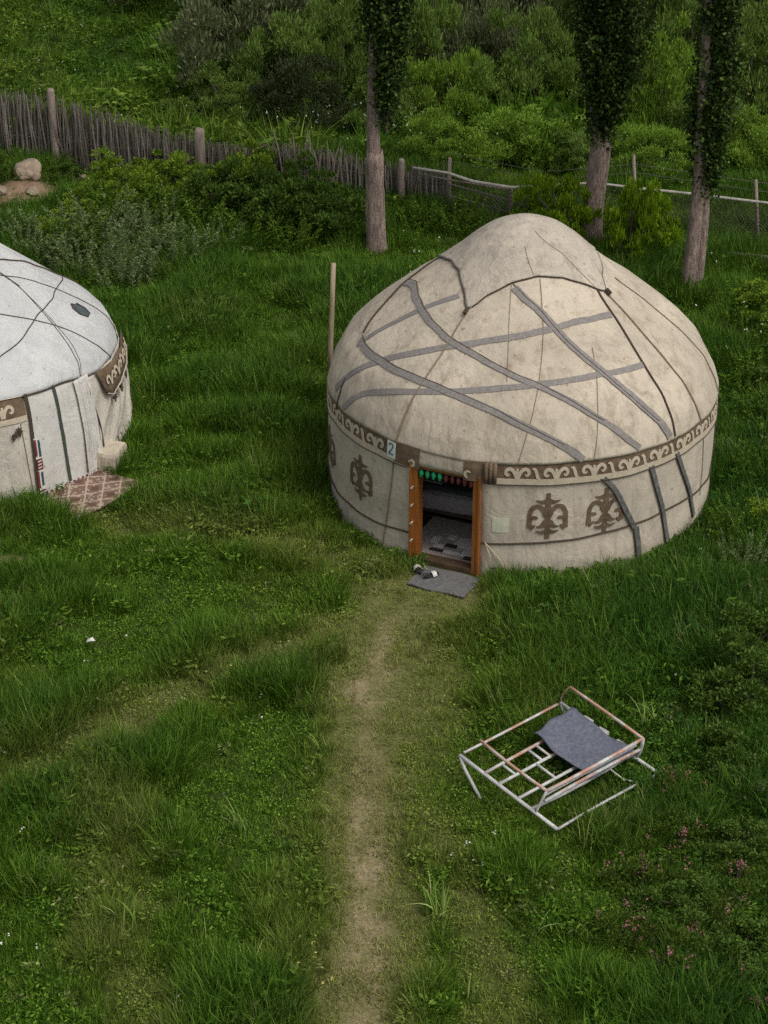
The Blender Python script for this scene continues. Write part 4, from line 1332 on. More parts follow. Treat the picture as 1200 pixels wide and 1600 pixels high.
GB = 'willow bushes beyond the fence'
for (x, y, rx, h, kind, v, lab) in [
    (-3.4, 51.0, 1.9, 3.4, 'grey', 0, 'largest grey-green willow bush, left end of the thicket beyond the stick fence'),
    (-1.7, 51.8, 1.7, 4.0, 'grey', 1, 'tall grey willow bush behind the poplar whose trunk divides the stick fence'),
    (-2.3, 48.9, 1.15, 2.3, 'green', 0, 'mid green willow bush drooping above the dark hollow beyond the stick fence'),
    (-1.1, 49.3, 1.05, 2.7, 'green', 1, 'yellowish willow bush just left of the trunk that divides the stick fence'),
    (.9, 50.0, 1.15, 3.1, 'green', 2, 'upright willow bush rising just right of the poplar by the stick fence'),
    (1.45, 47.9, .95, 2.1, 'bright', 0, 'rounded bright yellow-green willow bush above the end of the stick fence'),
    (1.9, 53.5, 1.6, 4.2, 'dark', 0, 'dark willow at the back of the gap between two poplars'),
    (3.1, 51.8, 1.25, 3.3, 'grey', 2, 'grey willow bush high between the first two poplars'),
    (2.5, 48.4, 1.0, 1.75, 'green', 3, 'low green willow bush in the middle of the gap above the bent rail'),
    (3.6, 48.8, 1.05, 2.4, 'green', 0, 'mid green willow bush partly behind the crown of the densest poplar'),
    (3.0, 46.0, 1.25, 1.15, 'bright', 1, 'low bright willow bush growing close behind the bent rail'),
    (1.2, 45.4, .9, 1.05, 'bright', 2, 'small bright bush beside the last sticks of the stick fence'),
    (6.5, 47.2, 1.0, 2.4, 'bright', 3, 'bright yellow-green willow bush between the two poplars right of the yurt top'),
    (6.4, 50.2, 1.4, 3.3, 'green', 1, 'tall green willow bush behind the bright one between two poplars'),
    (8.7, 48.0, 1.25, 2.6, 'green', 2, 'green willow bush right of the last poplar'),
    (9.4, 52.0, 1.8, 3.9, 'grey', 3, 'grey willow bush at the top corner beyond the last poplar'),
    (8.6, 45.3, 1.1, 1.25, 'bright', 0, 'low bright bush behind the wire mesh right of the last poplar'),
    (6.1, 44.9, 1.0, 1.05, 'bright', 1, 'low bright bush behind the wire mesh left of the last poplar'),
    (4.6, 45.2, .9, .95, 'green', 3, 'low green bush behind the rail beside the densest poplar'),
    (-6.5, 58.3, 1.3, 1.7, 'grey', 2, 'lone small grey bush high on the meadow'),
    (.2, 55.5, 1.8, 4.4, 'dark', 1, 'dark tree mass behind the left poplar'),
    (4.6, 55.0, 1.9, 4.2, 'dark', 2, 'dark tree mass behind the densest poplar'),
    (7.4, 55.4, 1.9, 4.5, 'dark', 3, 'dark tree mass above the gap between the two right poplars'),
    (10.5, 56.5, 2.2, 4.5, 'dark', 0, 'dark tree mass at the far upper right corner'),
    (-3.6, 56.0, 2.0, 4.2, 'dark', 1, 'dark tree mass behind the large grey willow'),
    (-.2, 53.0, 1.5, 3.6, 'green', 3, 'green willow bush behind the crown of the left poplar'),
    (2.2, 50.3, 1.1, 2.6, 'grey', 0, 'greyish willow bush in the middle of the gap, above the low green one'),
    (5.2, 51.5, 1.3, 3.2, 'green', 2, 'green willow bush hidden partly by the densest poplar'),
    (5.4, 48.2, 1.0, 2.0, 'green', 0, 'rounded green willow bush just right of the densest poplar'),
    (7.7, 50.2, 1.3, 2.9, 'green', 3, 'green willow bush behind the crown of the last poplar'),
    (7.5, 46.3, .95, 1.5, 'green', 1, 'green willow bush low behind the last poplar'),
    (9.9, 49.3, 1.2, 2.5, 'bright', 2, 'bright willow bush at the edge, upper right'),
    (.1, 47.6, .95, 1.5, 'green', 2, 'green willow bush just behind the trunk that divides the stick fence'),
    (-3.9, 48.6, 1.0, 1.3, 'green', 3, 'low green bush at the meadow side of the thicket'),
    (-2.0, 48.0, 1.3, 1.5, 'dark', 2, 'undergrowth bush with leaves darkened for the shade of the hollow above the middle of the stick fence'),  # dark leaf colour stands for the shade in this hollow
]:
    bush('willow_bush', lab, 'bush', x, y, rx, h, kind, v, GB)
GS = 'shrubs in front of the stick fence'
for (x, y, rx, h, kind, v, lab) in [
    (-5.7, 43.4, .85, .85, 'tip', 0, 'low yellow-green shrub, nearest to the tall fence post'),
    (-4.6, 43.0, 1.0, 1.0, 'tip', 1, 'yellow-green shrub between the tall and the thick fence posts'),
    (-3.4, 42.3, 1.1, 1.15, 'shrub', 0, 'dark green shrub under the thick fence post'),
    (-2.4, 41.6, 1.15, 1.2, 'shrub', 1, 'broad dark shrub right of the thick fence post'),
    (-1.35, 41.2, .95, 1.05, 'shrub', 2, 'dark shrub beside the trunk that divides the stick fence'),
    (-3.0, 42.9, .9, 1.25, 'tip', 2, 'taller yellow-green shrub against the low stretch of the fence'),
    (-1.7, 42.3, .8, 1.15, 'shrub', 3, 'dark shrub against the loose branches of the fence'),
    (-6.4, 41.9, .6, .60, 'tip', 3, 'bright weed bush below the flat stone at the fence foot'),
    (-5.2, 42.2, .7, .70, 'tip', 0, 'bright weed bush in front of the lowest yellow-green shrubs'),
    (-6.9, 40.7, .6, .60, 'tip', 2, 'bright weed bush between the wormwood and the bare soil'),
    (-8.75, 43.3, .55, .95, 'shrub', 1, 'dark shrub left of the boulder'),
    (-7.05, 43.9, .42, .42, 'shrub', 2, 'small dark shrub right of the boulder'),
]:
    bush('shrub', lab, 'shrub', x, y, rx, h, kind, v, GS)
GY = 'leafy shoots around the middle poplar'
for (x, y, rx, h, kind, v, lab) in [
    (4.95, 39.3, .62, 1.75, 'shoot', 1, 'tallest yellow-green leafy shoots right of the middle poplar trunk'),
    (5.5, 39.9, .55, 1.25, 'shoot', 2, 'lower yellow-green shoots farther right of the middle poplar trunk'),
    (3.75, 40.4, .65, 1.45, 'shoot', 0, 'yellow-green shoots left of the middle poplar trunk'),
    (3.1, 40.8, .5, 1.2, 'shoot', 3, 'yellow-green shoots at the bent rail, farthest left of the middle poplar'),
]:
    bush('shrub', lab, 'shrub', x, y, rx, h, kind, v, GY)
GD = 'weedy bushes at the right edge of the yard'
for (x, y, rx, h, kind, v, lab) in [
    (4.85, 23.3, .75, .8, 'shrub', 0, 'dark bush at the edge of the yard above the bench frame'),
    (5.1, 24.6, .7, .65, 'shrub', 3, 'low bush behind the dark bush at the edge of the yard'),
    (4.55, 21.9, .55, .5, 'shrub', 2, 'low bush right of the bench frame'),
    (4.3, 20.2, .5, .40, 'shrub', 1, 'low dark bush below the bench frame at the edge of the yard'),
    (3.55, 19.0, .55, .42, 'shrub', 3, 'low dark bush among the pink flowers, nearer the bench frame'),
    (4.05, 18.1, .6, .48, 'shrub', 1, 'dark bush among the pink flowers at the lower right corner'),
    (3.2, 17.4, .5, .36, 'shrub', 0, 'lowest dark bush beside the densest pink blossoms'),
    (7.3, 36.5, .8, .7, 'tip', 3, 'leafy weed bush below the last poplar'),
    (7.0, 33.0, .6, .5, 'shrub', 0, 'weed bush right of the cream yurt'),
    (6.0, 28.2, .5, .5, 'tip', 2, 'weed bush at the edge of the yard right of the yurt wall')]:
    bush('shrub', lab, 'shrub', x, y, rx, h, kind, v, GD)

# wormwood: upright feathery grey stems
def wormwood_mesh(seed, ns=34, h=1.0, rx=.55, name='wormwood', mat=None, big=1.0):
    rng = np.random.default_rng(seed)
    Q = []
    for i in range(ns):
        a, r = rng.uniform(0, 6.28), rx * math.sqrt(rng.uniform(0, 1))
        base = np.array([r * math.cos(a), r * math.sin(a), 0])
        lean = np.array([math.cos(a), math.sin(a), 0]) * rng.uniform(.05, .4)
        hh = h * rng.uniform(.45, 1.15)
        n = 120
        u = rng.uniform(.12, 1, n)
        nod = np.array([math.cos(a + 1), math.sin(a + 1), -.5]) * .12
        p = base + lean * (u[:, None] ** 1.6) * hh + np.array([0, 0, 1]) * (u * hh)[:, None] + nod * (np.clip(u - .75, 0, 1)[:, None] * 2)
        d = unit(rng.normal(size=(n, 3)) * np.array([1, 1, .3])) + np.array([0, 0, .7])
        w_ = (1 - u * .75)
        p = p + unit(d) * (.06 * w_)[:, None]
        Q.append(leaf_quads(p, d, (.05 + .08 * w_) * (1 + (big - 1) * .3), .018 * big, rng))
    return quads(name, np.concatenate(Q), mat or M['wormwood'])
WW = [wormwood_mesh(s) for s in (1, 2, 3)]
NT = [wormwood_mesh(s, 30, 1.0, .5, 'nettle', M['nettle'], 1.5) for s in (5, 6, 7)]
WL = [(-7.6, 40.3, .75, 'pale wormwood clump highest above the white yurt roof'), (-6.9, 39.6, 1.0, 'wormwood clump directly above the white yurt roof'), (-6.1, 39.0, .95, 'wormwood clump beside the shoulder of the white yurt roof'),
      (-5.2, 38.4, .9, 'lowest wormwood clump, reaching into the tall grass'), (-4.9, 39.7, 1.05, 'silvery wormwood clump in front of the yellow-green shrubs'), (-4.1, 39.5, .95, 'silvery wormwood clump at the right end of its row'),
      (-5.9, 40.6, 1.05, 'green wormwood clump behind the row, below the fence'), (-6.6, 41.2, .7, 'wormwood clump nearest to the bare soil'), (-3.4, 40.2, .75, 'short wormwood clump in front of the dark shrubs'), (-5.0, 41.3, .9, 'wormwood clump between the row and the low shrub')]
for i, (x, y, s, lab) in enumerate(WL):
    tag(obj('wormwood_plant', WW[i % 3], None, (x, y, float(gz(x, y))), (0, 0, i * 1.7), (s * 1.15, s * 1.15, s * .95)), lab, 'plant', 'wormwood clumps')
for x, y, s, lab in [(5.35, 26.9, .62, 'wormwood clump at the edge of the yard right of the yurt'), (5.6, 25.8, .55, 'wormwood clump at the edge of the yard above the dark bush'), (4.75, 21.2, .5, 'wormwood clump at the edge of the yard beside the bench frame')]:
    tag(obj('wormwood_plant', WW[0], None, (x, y, float(gz(x, y))), (0, 0, x), (s, s, s)), lab, 'plant', 'wormwood clumps')

def trunk_mesh(mb, pts, rs, seed, n=22, flute=.10):
    """a bark-ridged stem: flutes that run along it and swellings"""
    rr = random.Random(seed)
    P = [Vector(p) for p in pts]
    d = [0]
    for a, b in zip(P[:-1], P[1:]):
        d.append(d[-1] + (b - a).length)
    m = max(8, int(d[-1] / .09)) if d[-1] < 4 else int(d[-1] / .16)
    ph = [rr.uniform(0, 6.28) for _ in range(6)]
    vs, fs = [], []
    for i in range(m + 1):
        q = d[-1] * i / m
        c = Vector([float(np.interp(q, d, [p[k] for p in P])) for k in range(3)])
        r = float(np.interp(q, d, rs))
        for k in range(n):
            a = 2 * math.pi * k / n
            f = 1 + flute * (math.sin(3 * a + ph[0] + q * .5) * .5 + math.sin(7 * a + ph[1] + q * 1.1) * .45 + math.sin(11 * a - q * .7 + ph[2]) * .35 + math.sin(q * 5 + ph[3] + 2 * a) * .35) + rr.uniform(-.03, .03)
            vs.append(c + Vector((math.cos(a) * r * f, math.sin(a) * r * f, rr.uniform(-.01, .01) + (rr.uniform(-.06, .05) if i == m else 0))))
    for i in range(m):
        for k in range(n):
            fs.append((i * n + k, i * n + (k + 1) % n, (i + 1) * n + (k + 1) % n, (i + 1) * n + k))
    fs.append(tuple(m * n + k for k in range(n)))
    return mb.add(vs, fs)

NL = [(-5.7, 41.7, .95, 'tall green nettle clump between the wormwood and the low yellow-green shrubs'), (-4.5, 41.6, 1.0, 'tall green nettle clump in front of the shrub between the two fence posts'), (-3.8, 40.9, .85, 'green nettle clump before the dark shrub under the thick fence post'),
      (-2.8, 40.5, .8, 'green nettle clump in front of the broad dark shrub'), (-1.9, 40.3, .75, 'green nettle clump left of the trunk that divides the stick fence'), (-6.3, 39.9, .9, 'green nettle clump standing inside the row of wormwood'),
      (-1.0, 40.9, .7, 'small nettle clump at the foot of the trunk that divides the stick fence'), (.6, 41.2, .75, 'nettle clump right of the trunk that divides the stick fence'), (1.6, 41.0, .8, 'nettle clump under the bent rail where the stick fence ends'),
      (6.9, 36.0, .9, 'nettle clump below the limewashed double trunk'), (7.3, 34.6, .95, 'nettle clump at the edge of the yard, level with the eave of the cream yurt'), (6.4, 33.4, .7, 'nettle clump beside the strip of bare soil behind the cream yurt'),
      (6.6, 31.5, .85, 'nettle clump at the edge of the yard right of the scroll band'), (6.1, 29.7, .8, 'nettle clump right of the tie straps of the cream yurt'), (5.3, 28.0, .6, 'nettle clump near the right foot of the cream yurt')]
for i, (x, y, s, lab) in enumerate(NL):
    tag(obj('nettle_plant', NT[i % 3], None, (x, y, float(gz(x, y))), (0, 0, i * 2.3), (s * 1.1, s * 1.1, s * .95)), lab, 'plant', 'green nettle clumps')

# poplars
def poplar(x, y, label, stems, crown_pts, nleaf, seed, lime_to, low):
    rng = np.random.default_rng(seed)
    t = thing('poplar_tree', label, 'tree', (x, y, float(gz(x, y))), 0, 'poplars along the fence')
    random.seed(seed)
    mb, mu = MB(), MB()
    for pts, rs in stems:
        trunk_mesh(mb, pts, rs, seed + len(pts))
    tr = mb.build('trunk', M['bark_lime'] if lime_to else M['bark'], t, smooth=True)
    Q = []
    # steep branches that carry the leaves
    lb = MB()
    for (cx, cy, zb, zt, rad) in crown_pts:
        nb = 70
        for i in range(nb):
            a = rng.uniform(0, 6.28)
            z0 = zb + (zt - zb) * rng.uniform(0, .85) ** 1.2
            r = rad * math.sqrt(rng.uniform(.05, 1)) * rng.uniform(.7, 1.2) * min(1.0, .42 + .30 * max(0, z0 - zb))
            l = rng.uniform(.5, 1.9)
            k = .45 if z0 < zb + .6 else 1
            s = np.array([cx + r * math.cos(a) * .55 * k, cy + r * math.sin(a) * .55 * k, z0])
            e = np.array([cx + r * math.cos(a), cy + r * math.sin(a), z0 + l])
            n = nleaf // nb
            u = rng.uniform(0, 1, n)
            p = s + (e - s) * u[:, None] + rng.normal(size=(n, 3)) * np.array([.10, .10, .15]) * (1.25 - u[:, None] * .5)
            d = unit(rng.normal(size=(n, 3))) + np.array([0, 0, -.2])
            Q.append(leaf_quads(p, d, .080 * rng.uniform(.55, 1.4, n), .068 * rng.uniform(.6, 1.2, n), rng))
            if i % 3 == 0:
                lb.tube([(cx, cy, max(zb - .4, z0 - .7)), tuple((s + np.array([cx, cy, z0])) / 2), tuple(e)], [.03, .02, .008], 4)
    obj('crown', quads('poplar_crown', np.concatenate(Q), M['poplar']), t)
    lb.build('branches', M['bark'], t)
    return t
poplar(-.18, 40.13, 'poplar with a thick grey stub trunk dividing the stick fence',
       [([(0, 0, -.2), (0, 0, .3), (-.02, 0, 1.2), (-.03, 0, 2.0), (-.03, 0, 2.18)], [.25, .205, .185, .19, .15]),
        ([(-.06, .02, 2.0), (-.07, .02, 2.8), (-.06, .0, 4.0), (.05, 0, 5.5), (.1, 0, 8.0), (.1, 0, 11)], [.14, .12, .11, .10, .08, .04])],
       [(.20, .0, 2.9, 6.5, .68), (.2, .1, 5.5, 10.5, .85)], 19000, 5, 2.2, None)
poplar(4.30, 40.36, 'densest poplar, its dark crown hanging low behind the top of the yurt',
       [([(0, 0, -.2), (-.03, 0, .5), (0, 0, 1.2), (.02, 0, 1.9), (.06, 0, 2.3)], [.24, .21, .19, .22, .20]),
        ([(.05, 0, 2.1), (-.12, .0, 2.9), (-.2, 0, 4.2), (-.1, 0, 8)], [.11, .09, .07, .03]),
        ([(.06, .05, 2.1), (.2, .1, 2.9), (.28, .1, 4.2), (.2, 0, 8)], [.11, .09, .07, .03])],
       [(.10, 0, 2.35, 5.2, .98), (.12, .05, 4.3, 9.5, 1.1)], 32000, 9, 2.3, None)
poplar(6.03, 37.8, 'poplar with a pink limewashed double trunk and narrow crown, farthest right',
       [([(-.08, 0, -.2), (-.08, 0, .4), (-.05, 0, 1.4), (-.02, 0, 2.3), (-.05, 0, 3.2), (-.1, 0, 5.0), (-.1, 0, 9)], [.18, .15, .135, .135, .12, .10, .05]),
        ([(.10, .03, .35), (.125, .03, 1.0), (.12, .03, 1.8), (.07, .02, 2.5)], [.09, .09, .09, .08])],
       [(.10, 0.05, 2.2, 5.0, .50), (.12, .05, 4.6, 9, .66)], 15000, 14, 2.3, None)
random.seed(21)

# ------------------------------------------------------------------ grass
def blade_tuft(name, nb, h, spread, w, droop, seed, mat, flatten=0.0, seg=3):
    """a tuft of curved tapering blades"""
    rng = np.random.default_rng(seed)
    V, Fq = [], []
    for i in range(nb):
        a, r = rng.uniform(0, 6.283), spread * math.sqrt(rng.uniform(0, 1))
        b = np.array([r * math.cos(a), r * math.sin(a), -.02])
        la = a + rng.normal() * .9
        out = np.array([math.cos(la), math.sin(la), 0])
        hh = h * rng.uniform(.5, 1.1)
        ww = w * rng.uniform(.7, 1.25)
        dr = droop * rng.uniform(.3, 1.3)
        side = np.array([-math.sin(la + rng.normal() * .7), math.cos(la + rng.normal() * .7), 0])
        o = len(V)
        for k in range(seg + 1):
            u = k / seg
            c = b + out * hh * (dr * u ** 1.8 + .10 * u) + np.array([0, 0, hh * (u - (.45 * dr + flatten) * u ** 2.2)])
            q = ww * (1 - u ** 1.5) / 2
            if k < seg:
                V += [c - side * q, c + side * q]
            else:
                V.append(c)
        for k in range(seg - 1):
            Fq.append((o + 2 * k, o + 2 * k + 1, o + 2 * k + 3, o + 2 * k + 2))
        Fq.append((o + 2 * seg - 2, o + 2 * seg - 1, o + 2 * seg))
    me = bpy.data.meshes.new(name)
    me.from_pydata([tuple(v) for v in V], [], Fq)
    me.materials.append(mat)
    return me

def weed(name, nl, h, spread, L, Wd, seed, mat):
    rng = np.random.default_rng(seed)
    a = rng.uniform(0, 6.283, nl)
    r = spread * np.sqrt(rng.uniform(0, 1, nl))
    z = h * rng.uniform(.1, 1, nl)
    p = np.stack([r * np.cos(a), r * np.sin(a), z], 1)
    d = np.stack([np.cos(a), np.sin(a), rng.uniform(-.3, .9, nl)], 1) + rng.normal(size=(nl, 3)) * .3
    return quads(name, leaf_quads(p, d, L * rng.uniform(.6, 1.3, nl), Wd * rng.uniform(.7, 1.2, nl), rng, flat=1.0), mat)

G = M['grass']
KINDS = []
for s in range(3):
    KINDS.append(blade_tuft('tall_tuft', 44, .42, .11, .0115, .42, s, G))            # 0-2
for s in range(3):
    KINDS.append(blade_tuft('mid_tuft', 54, .25, .12, .0095, .42, 10 + s, G))        # 3-5
for s in range(3):
    KINDS.append(blade_tuft('short_tuft', 60, .065, .13, .0085, .7, 20 + s, G, seg=2))  # 6-8
for s in range(2):
    KINDS.append(blade_tuft('flat_straw', 34, .075, .14, .0065, 1.6, 30 + s, G, flatten=.45, seg=2))  # 9-10
for s in range(3):
    KINDS.append(weed('broad_weed', 60, .20, .13, .075, .030, 40 + s, G))            # 11-13
for s in range(2):
    KINDS.append(weed('clover_weed', 70, .09, .14, .032, .026, 50 + s, G))           # 14-15

for s in range(2):
    KINDS.append(blade_tuft('seed_stalks', 7, .62, .10, .011, .35, 70 + s, M['blade_pale'], seg=4))    # 16-17

HID = bpy.data.collections.new('tuft_sources')     # not linked to the scene
SRC = []
for me in KINDS:
    o = bpy.data.objects.new(me.name, me)
    HID.objects.link(o)
    SRC.append(o)

def scatter(name, label, X, Y, Z, idx, rot, scl, tint):
    n = len(X)
    me = bpy.data.meshes.new(name)
    me.vertices.add(n)
    me.vertices.foreach_set('co', np.stack([X, Y, Z], 1).astype(np.float32).reshape(-1))
    def at(nm, ty, arr, key):
        a = me.attributes.new(nm, ty, 'POINT')
        a.data.foreach_set(key, np.ascontiguousarray(arr).reshape(-1))
    at('idx', 'INT', idx.astype(np.int32), 'value')
    at('rot', 'FLOAT_VECTOR', rot.astype(np.float32), 'vector')
    at('scl', 'FLOAT_VECTOR', scl.astype(np.float32), 'vector')
    at('tint', 'FLOAT_COLOR', np.concatenate([tint, np.ones((n, 1))], 1).astype(np.float32), 'color')
    ob = obj(name, me)
    ng = bpy.data.node_groups.new(name + '_scatter', 'GeometryNodeTree')
    ng.interface.new_socket('Geometry', in_out='INPUT', socket_type='NodeSocketGeometry')
    ng.interface.new_socket('Geometry', in_out='OUTPUT', socket_type='NodeSocketGeometry')
    N_ = ng.nodes
    gi, go = N_.new('NodeGroupInput'), N_.new('NodeGroupOutput')
    def named(nm, ty):
        a = N_.new('GeometryNodeInputNamedAttribute')
        a.data_type = ty
        a.inputs['Name'].default_value = nm
        return [s for s in a.outputs if s.enabled and s.name == 'Attribute'][0]
    ia, ra, sa = named('idx', 'INT'), named('rot', 'FLOAT_VECTOR'), named('scl', 'FLOAT_VECTOR')
    jn = N_.new('GeometryNodeJoinGeometry')
    for k in sorted(set(idx.tolist())):
        oi = N_.new('GeometryNodeObjectInfo')
        oi.inputs['Object'].default_value = SRC[k]
        cmp_ = N_.new('FunctionNodeCompare')
        cmp_.data_type = 'INT'
        cmp_.operation = 'EQUAL'
        ii = [s for s in cmp_.inputs if s.enabled]
        ng.links.new(ia, ii[0])
        ii[1].default_value = k
        ip = N_.new('GeometryNodeInstanceOnPoints')
        ng.links.new(gi.outputs[0], ip.inputs['Points'])
        ng.links.new(cmp_.outputs[0], ip.inputs['Selection'])
        ng.links.new(oi.outputs['Geometry'], ip.inputs['Instance'])
        ng.links.new(ra, ip.inputs['Rotation'])
        ng.links.new(sa, ip.inputs['Scale'])
        ng.links.new(ip.outputs[0], jn.inputs[0])
    ng.links.new(jn.outputs[0], go.inputs[0])
    md = ob.modifiers.new('scatter', 'NODES')
    md.node_group = ng
    ob['kind'] = 'stuff'
    ob['label'] = label
    ob['category'] = 'grass'
    return ob

def inside_rect(x, y, cx, cy, rz, hx, hy):
    c, s = math.cos(rz), math.sin(rz)
    u, v = (x - cx) * c + (y - cy) * s, -(x - cx) * s + (y - cy) * c
    return (np.abs(u) < hx) & (np.abs(v) < hy)

def yard_points(rng):
    n = 84000
    y = 13.5 + (46 - 13.5) * rng.random(n) ** .92
    hw = 2.2 + .20 * y + 2.2
    x = (rng.random(n) * 2 - 1) * hw
    keep = np.hypot(x - MAIN[0], y - MAIN[1]) > 3.10
    keep &= np.hypot(x - LEFT[0], y - LEFT[1]) > 3.06
    keep &= ~inside_rect(x, y, .93, 26.78, DA, .50, .40)
    keep &= ~inside_rect(x, y, -4.78, 29.30, R_(54), .76, .44)
    return x[keep], y[keep]

x, y = yard_points(RNG)
n = len(x)
bare, tr, soil = fields(x, y)
lush = vnoise(x, y, 1.5) * .6 + vnoise(x, y, .6) * .4
big = vnoise(x + 31, y, 3.4)
rnd = RNG.random(n)
edge = np.clip(1.5 - np.minimum(np.hypot(x - MAIN[0], y - MAIN[1]) - 3.06, np.hypot(x - LEFT[0], y - LEFT[1]) - 3.0) / .55, 0, 1)
right = smoothn((x - (2.7 + .03 * (y - 18))) / 1.0) * (y < 34)
back = smoothn((y - 31) / 3)
benchk = np.exp(-(((x - 2.5) / 1.5) ** 2 + ((y - 21.5) / 1.35) ** 2))
h = .26 + 1.15 * smoothn((lush - .30) / .38) + .35 * (big - .5) + .18 * right + .10 * back
h = h * (1 - .90 * tr) * (1 - .88 * benchk)
mf = np.hypot(x - MAIN[0], y - MAIN[1]) - 3.06
h = h * (1 - .62 * np.exp(-(mf / .55) ** 2) * (y < 29.5))
lf = np.hypot(x - LEFT[0], y - LEFT[1]) - 3.0
h = h * (1 - .85 * soil) * (1 - .7 * np.exp(-(((x + 8) / .9) ** 2 + ((y - 43.0) / 1.3) ** 2)))
h = h * (1 - .7 * np.exp(-(lf / .4) ** 2) * (y < 31))
h = h * (1 - .75 * np.exp(-(((x + 4.6) / .75) ** 2 + ((y - 29.5) / .95) ** 2)))
dry = np.clip(bare * 1.15, 0, 1) * (RNG.random(n) > .30) + .62 * tr ** 1.5 * RNG.random(n) + .35 * (RNG.random(n) < .035)
dry = np.clip(dry + .5 * soil, 0, 1)
keep = (RNG.random(n) > bare * .22) & (RNG.random(n) > soil * .85)
idx = np.where(h > .55, RNG.integers(0, 3, n), np.where(h > .24, RNG.integers(3, 6, n), RNG.integers(6, 9, n)))
wd = vnoise(x + 7, y + 19, .9)
isweed = (rnd < .08 + .28 * (wd > .68) + .22 * right) & (h > .25)
idx = np.where(isweed, RNG.integers(11, 14, n), idx)
idx = np.where((h < .28) & (rnd > .90) & (bare < .4), RNG.integers(14, 16, n), idx)
idx = np.where((bare > .45) | ((tr > .75) & (rnd > .60)), RNG.integers(9, 11, n), idx)
idx = np.where((h > .5) & (RNG.random(n) < .028), RNG.integers(16, 18, n), idx)
sz = np.where(idx > 15, .5 + .5 * h, np.where(idx < 3, .55 + .62 * h, np.where(idx < 6, .55 + .95 * h, np.where(idx < 9, 1.05 + 1.7 * h, np.where(idx < 11, .85, np.where(idx < 14, .55 + .75 * h, .8 + .8 * h))))))
sz = sz * RNG.uniform(.75, 1.2, n)
wob = RNG.normal(size=(n, 2)) * .16
rot = np.stack([wob[:, 0], wob[:, 1], RNG.uniform(0, 6.283, n)], 1)
yel = np.clip(.95 * tr + .40 * smoothn((vnoise(x + 3, y + 50, 1.9) - .55) / .25) * RNG.random(n), 0, .9)
deep = np.clip(.85 * smoothn((lush - .42) / .25) * RNG.random(n) + .95 * right * RNG.random(n) + .15 * back * RNG.random(n), 0, 1) * (1 - tr)
deep = np.clip(deep + .25 * isweed * RNG.random(n), 0, .95)
tint = np.stack([dry, yel, deep], 1)
k = keep
scatter('grass', 'lush uneven green grass and weeds covering the yard, trampled short along the path', x[k], y[k], gz(x[k], y[k]) + .0, idx[k], rot[k], np.stack([sz * RNG.uniform(.9, 1.25, n), sz * RNG.uniform(.9, 1.25, n), sz], 1)[k], tint[k])

# meadow beyond the fence
n = 26000
y = 45.2 + (72 - 45.2) * RNG.random(n)
x = (RNG.random(n) * 2 - 1) * (5 + .17 * y)
lush = vnoise(x, y, 2.1) * .6 + vnoise(x, y, .8) * .4
idx = np.where(RNG.random(n) < .55, RNG.integers(11, 14, n), np.where(RNG.random(n) < .5, RNG.integers(3, 6, n), RNG.integers(0, 3, n)))
sz = (.8 + 1.25 * smoothn((lush - .3) / .4)) * RNG.uniform(.7, 1.3, n)
sz = sz * (1 + .55 * smoothn((x + 4) / 2) * (y < 50))
rot = np.stack([RNG.normal(size=n) * .2, RNG.normal(size=n) * .2, RNG.uniform(0, 6.28, n)], 1)
v2 = vnoise(x + 11, y + 5, 3.0)
tint = np.stack([.14 * (RNG.random(n) < .12), np.clip(.5 * smoothn((v2 - .5) / .25) * RNG.random(n), 0, 1), np.clip(.25 * RNG.random(n) + .9 * smoothn((.46 - lush) / .2) * RNG.random(n), 0, 1)], 1)
scatter('meadow_grass', 'rough green meadow and weeds on the slope beyond the fence', x, y, gz(x, y), idx, rot, np.stack([sz * 1.25, sz * 1.25, sz], 1), tint)

# tufts one can tell apart: arching long-bladed clumps
def long_clump(seed):
    """an uneven clump: blades of mixed length bent mostly one way"""
    rng = np.random.default_rng(seed)
    V, Fq = [], []
    w_dir = rng.uniform(0, 6.283)
    for i in range(34):
        a, r = rng.uniform(0, 6.283), .16 * math.sqrt(rng.uniform(0, 1))
        b = np.array([r * math.cos(a), r * math.sin(a) * .7, -.02])
        la = w_dir + rng.normal() * 1.1
        out = np.array([math.cos(la), math.sin(la), 0])
        hh = .62 * rng.uniform(.35, 1.05)
        dr = rng.uniform(.05, .75) ** 1.3 * 1.1
        ww = .024 * rng.uniform(.5, 1.15)
        side = np.array([-math.sin(la + rng.normal() * .6), math.cos(la + rng.normal() * .6), 0])
        tw = rng.normal() * .12
        o = len(V)
        for k in range(7):
            u = k / 6
            c = b + out * hh * (dr * u ** 2.1 + .08 * u) + side * tw * hh * u * u + np.array([0, 0, hh * (u - .62 * dr * u ** 2.8)])
            q = ww * (1 - u ** 1.6) / 2
            V += [c - side * q, c + side * q] if k < 6 else [c]
        for k in range(5):
            Fq.append((o + 2 * k, o + 2 * k + 1, o + 2 * k + 3, o + 2 * k + 2))
        Fq.append((o + 10, o + 11, o + 12))
    me = bpy.data.meshes.new('long_clump')
    me.from_pydata([tuple(v) for v in V], [], Fq)
    me.materials.append(M['blade_pale'])
    return me
LC = [long_clump(60 + i) for i in range(8)]
GC = 'arching long-bladed grass clumps'
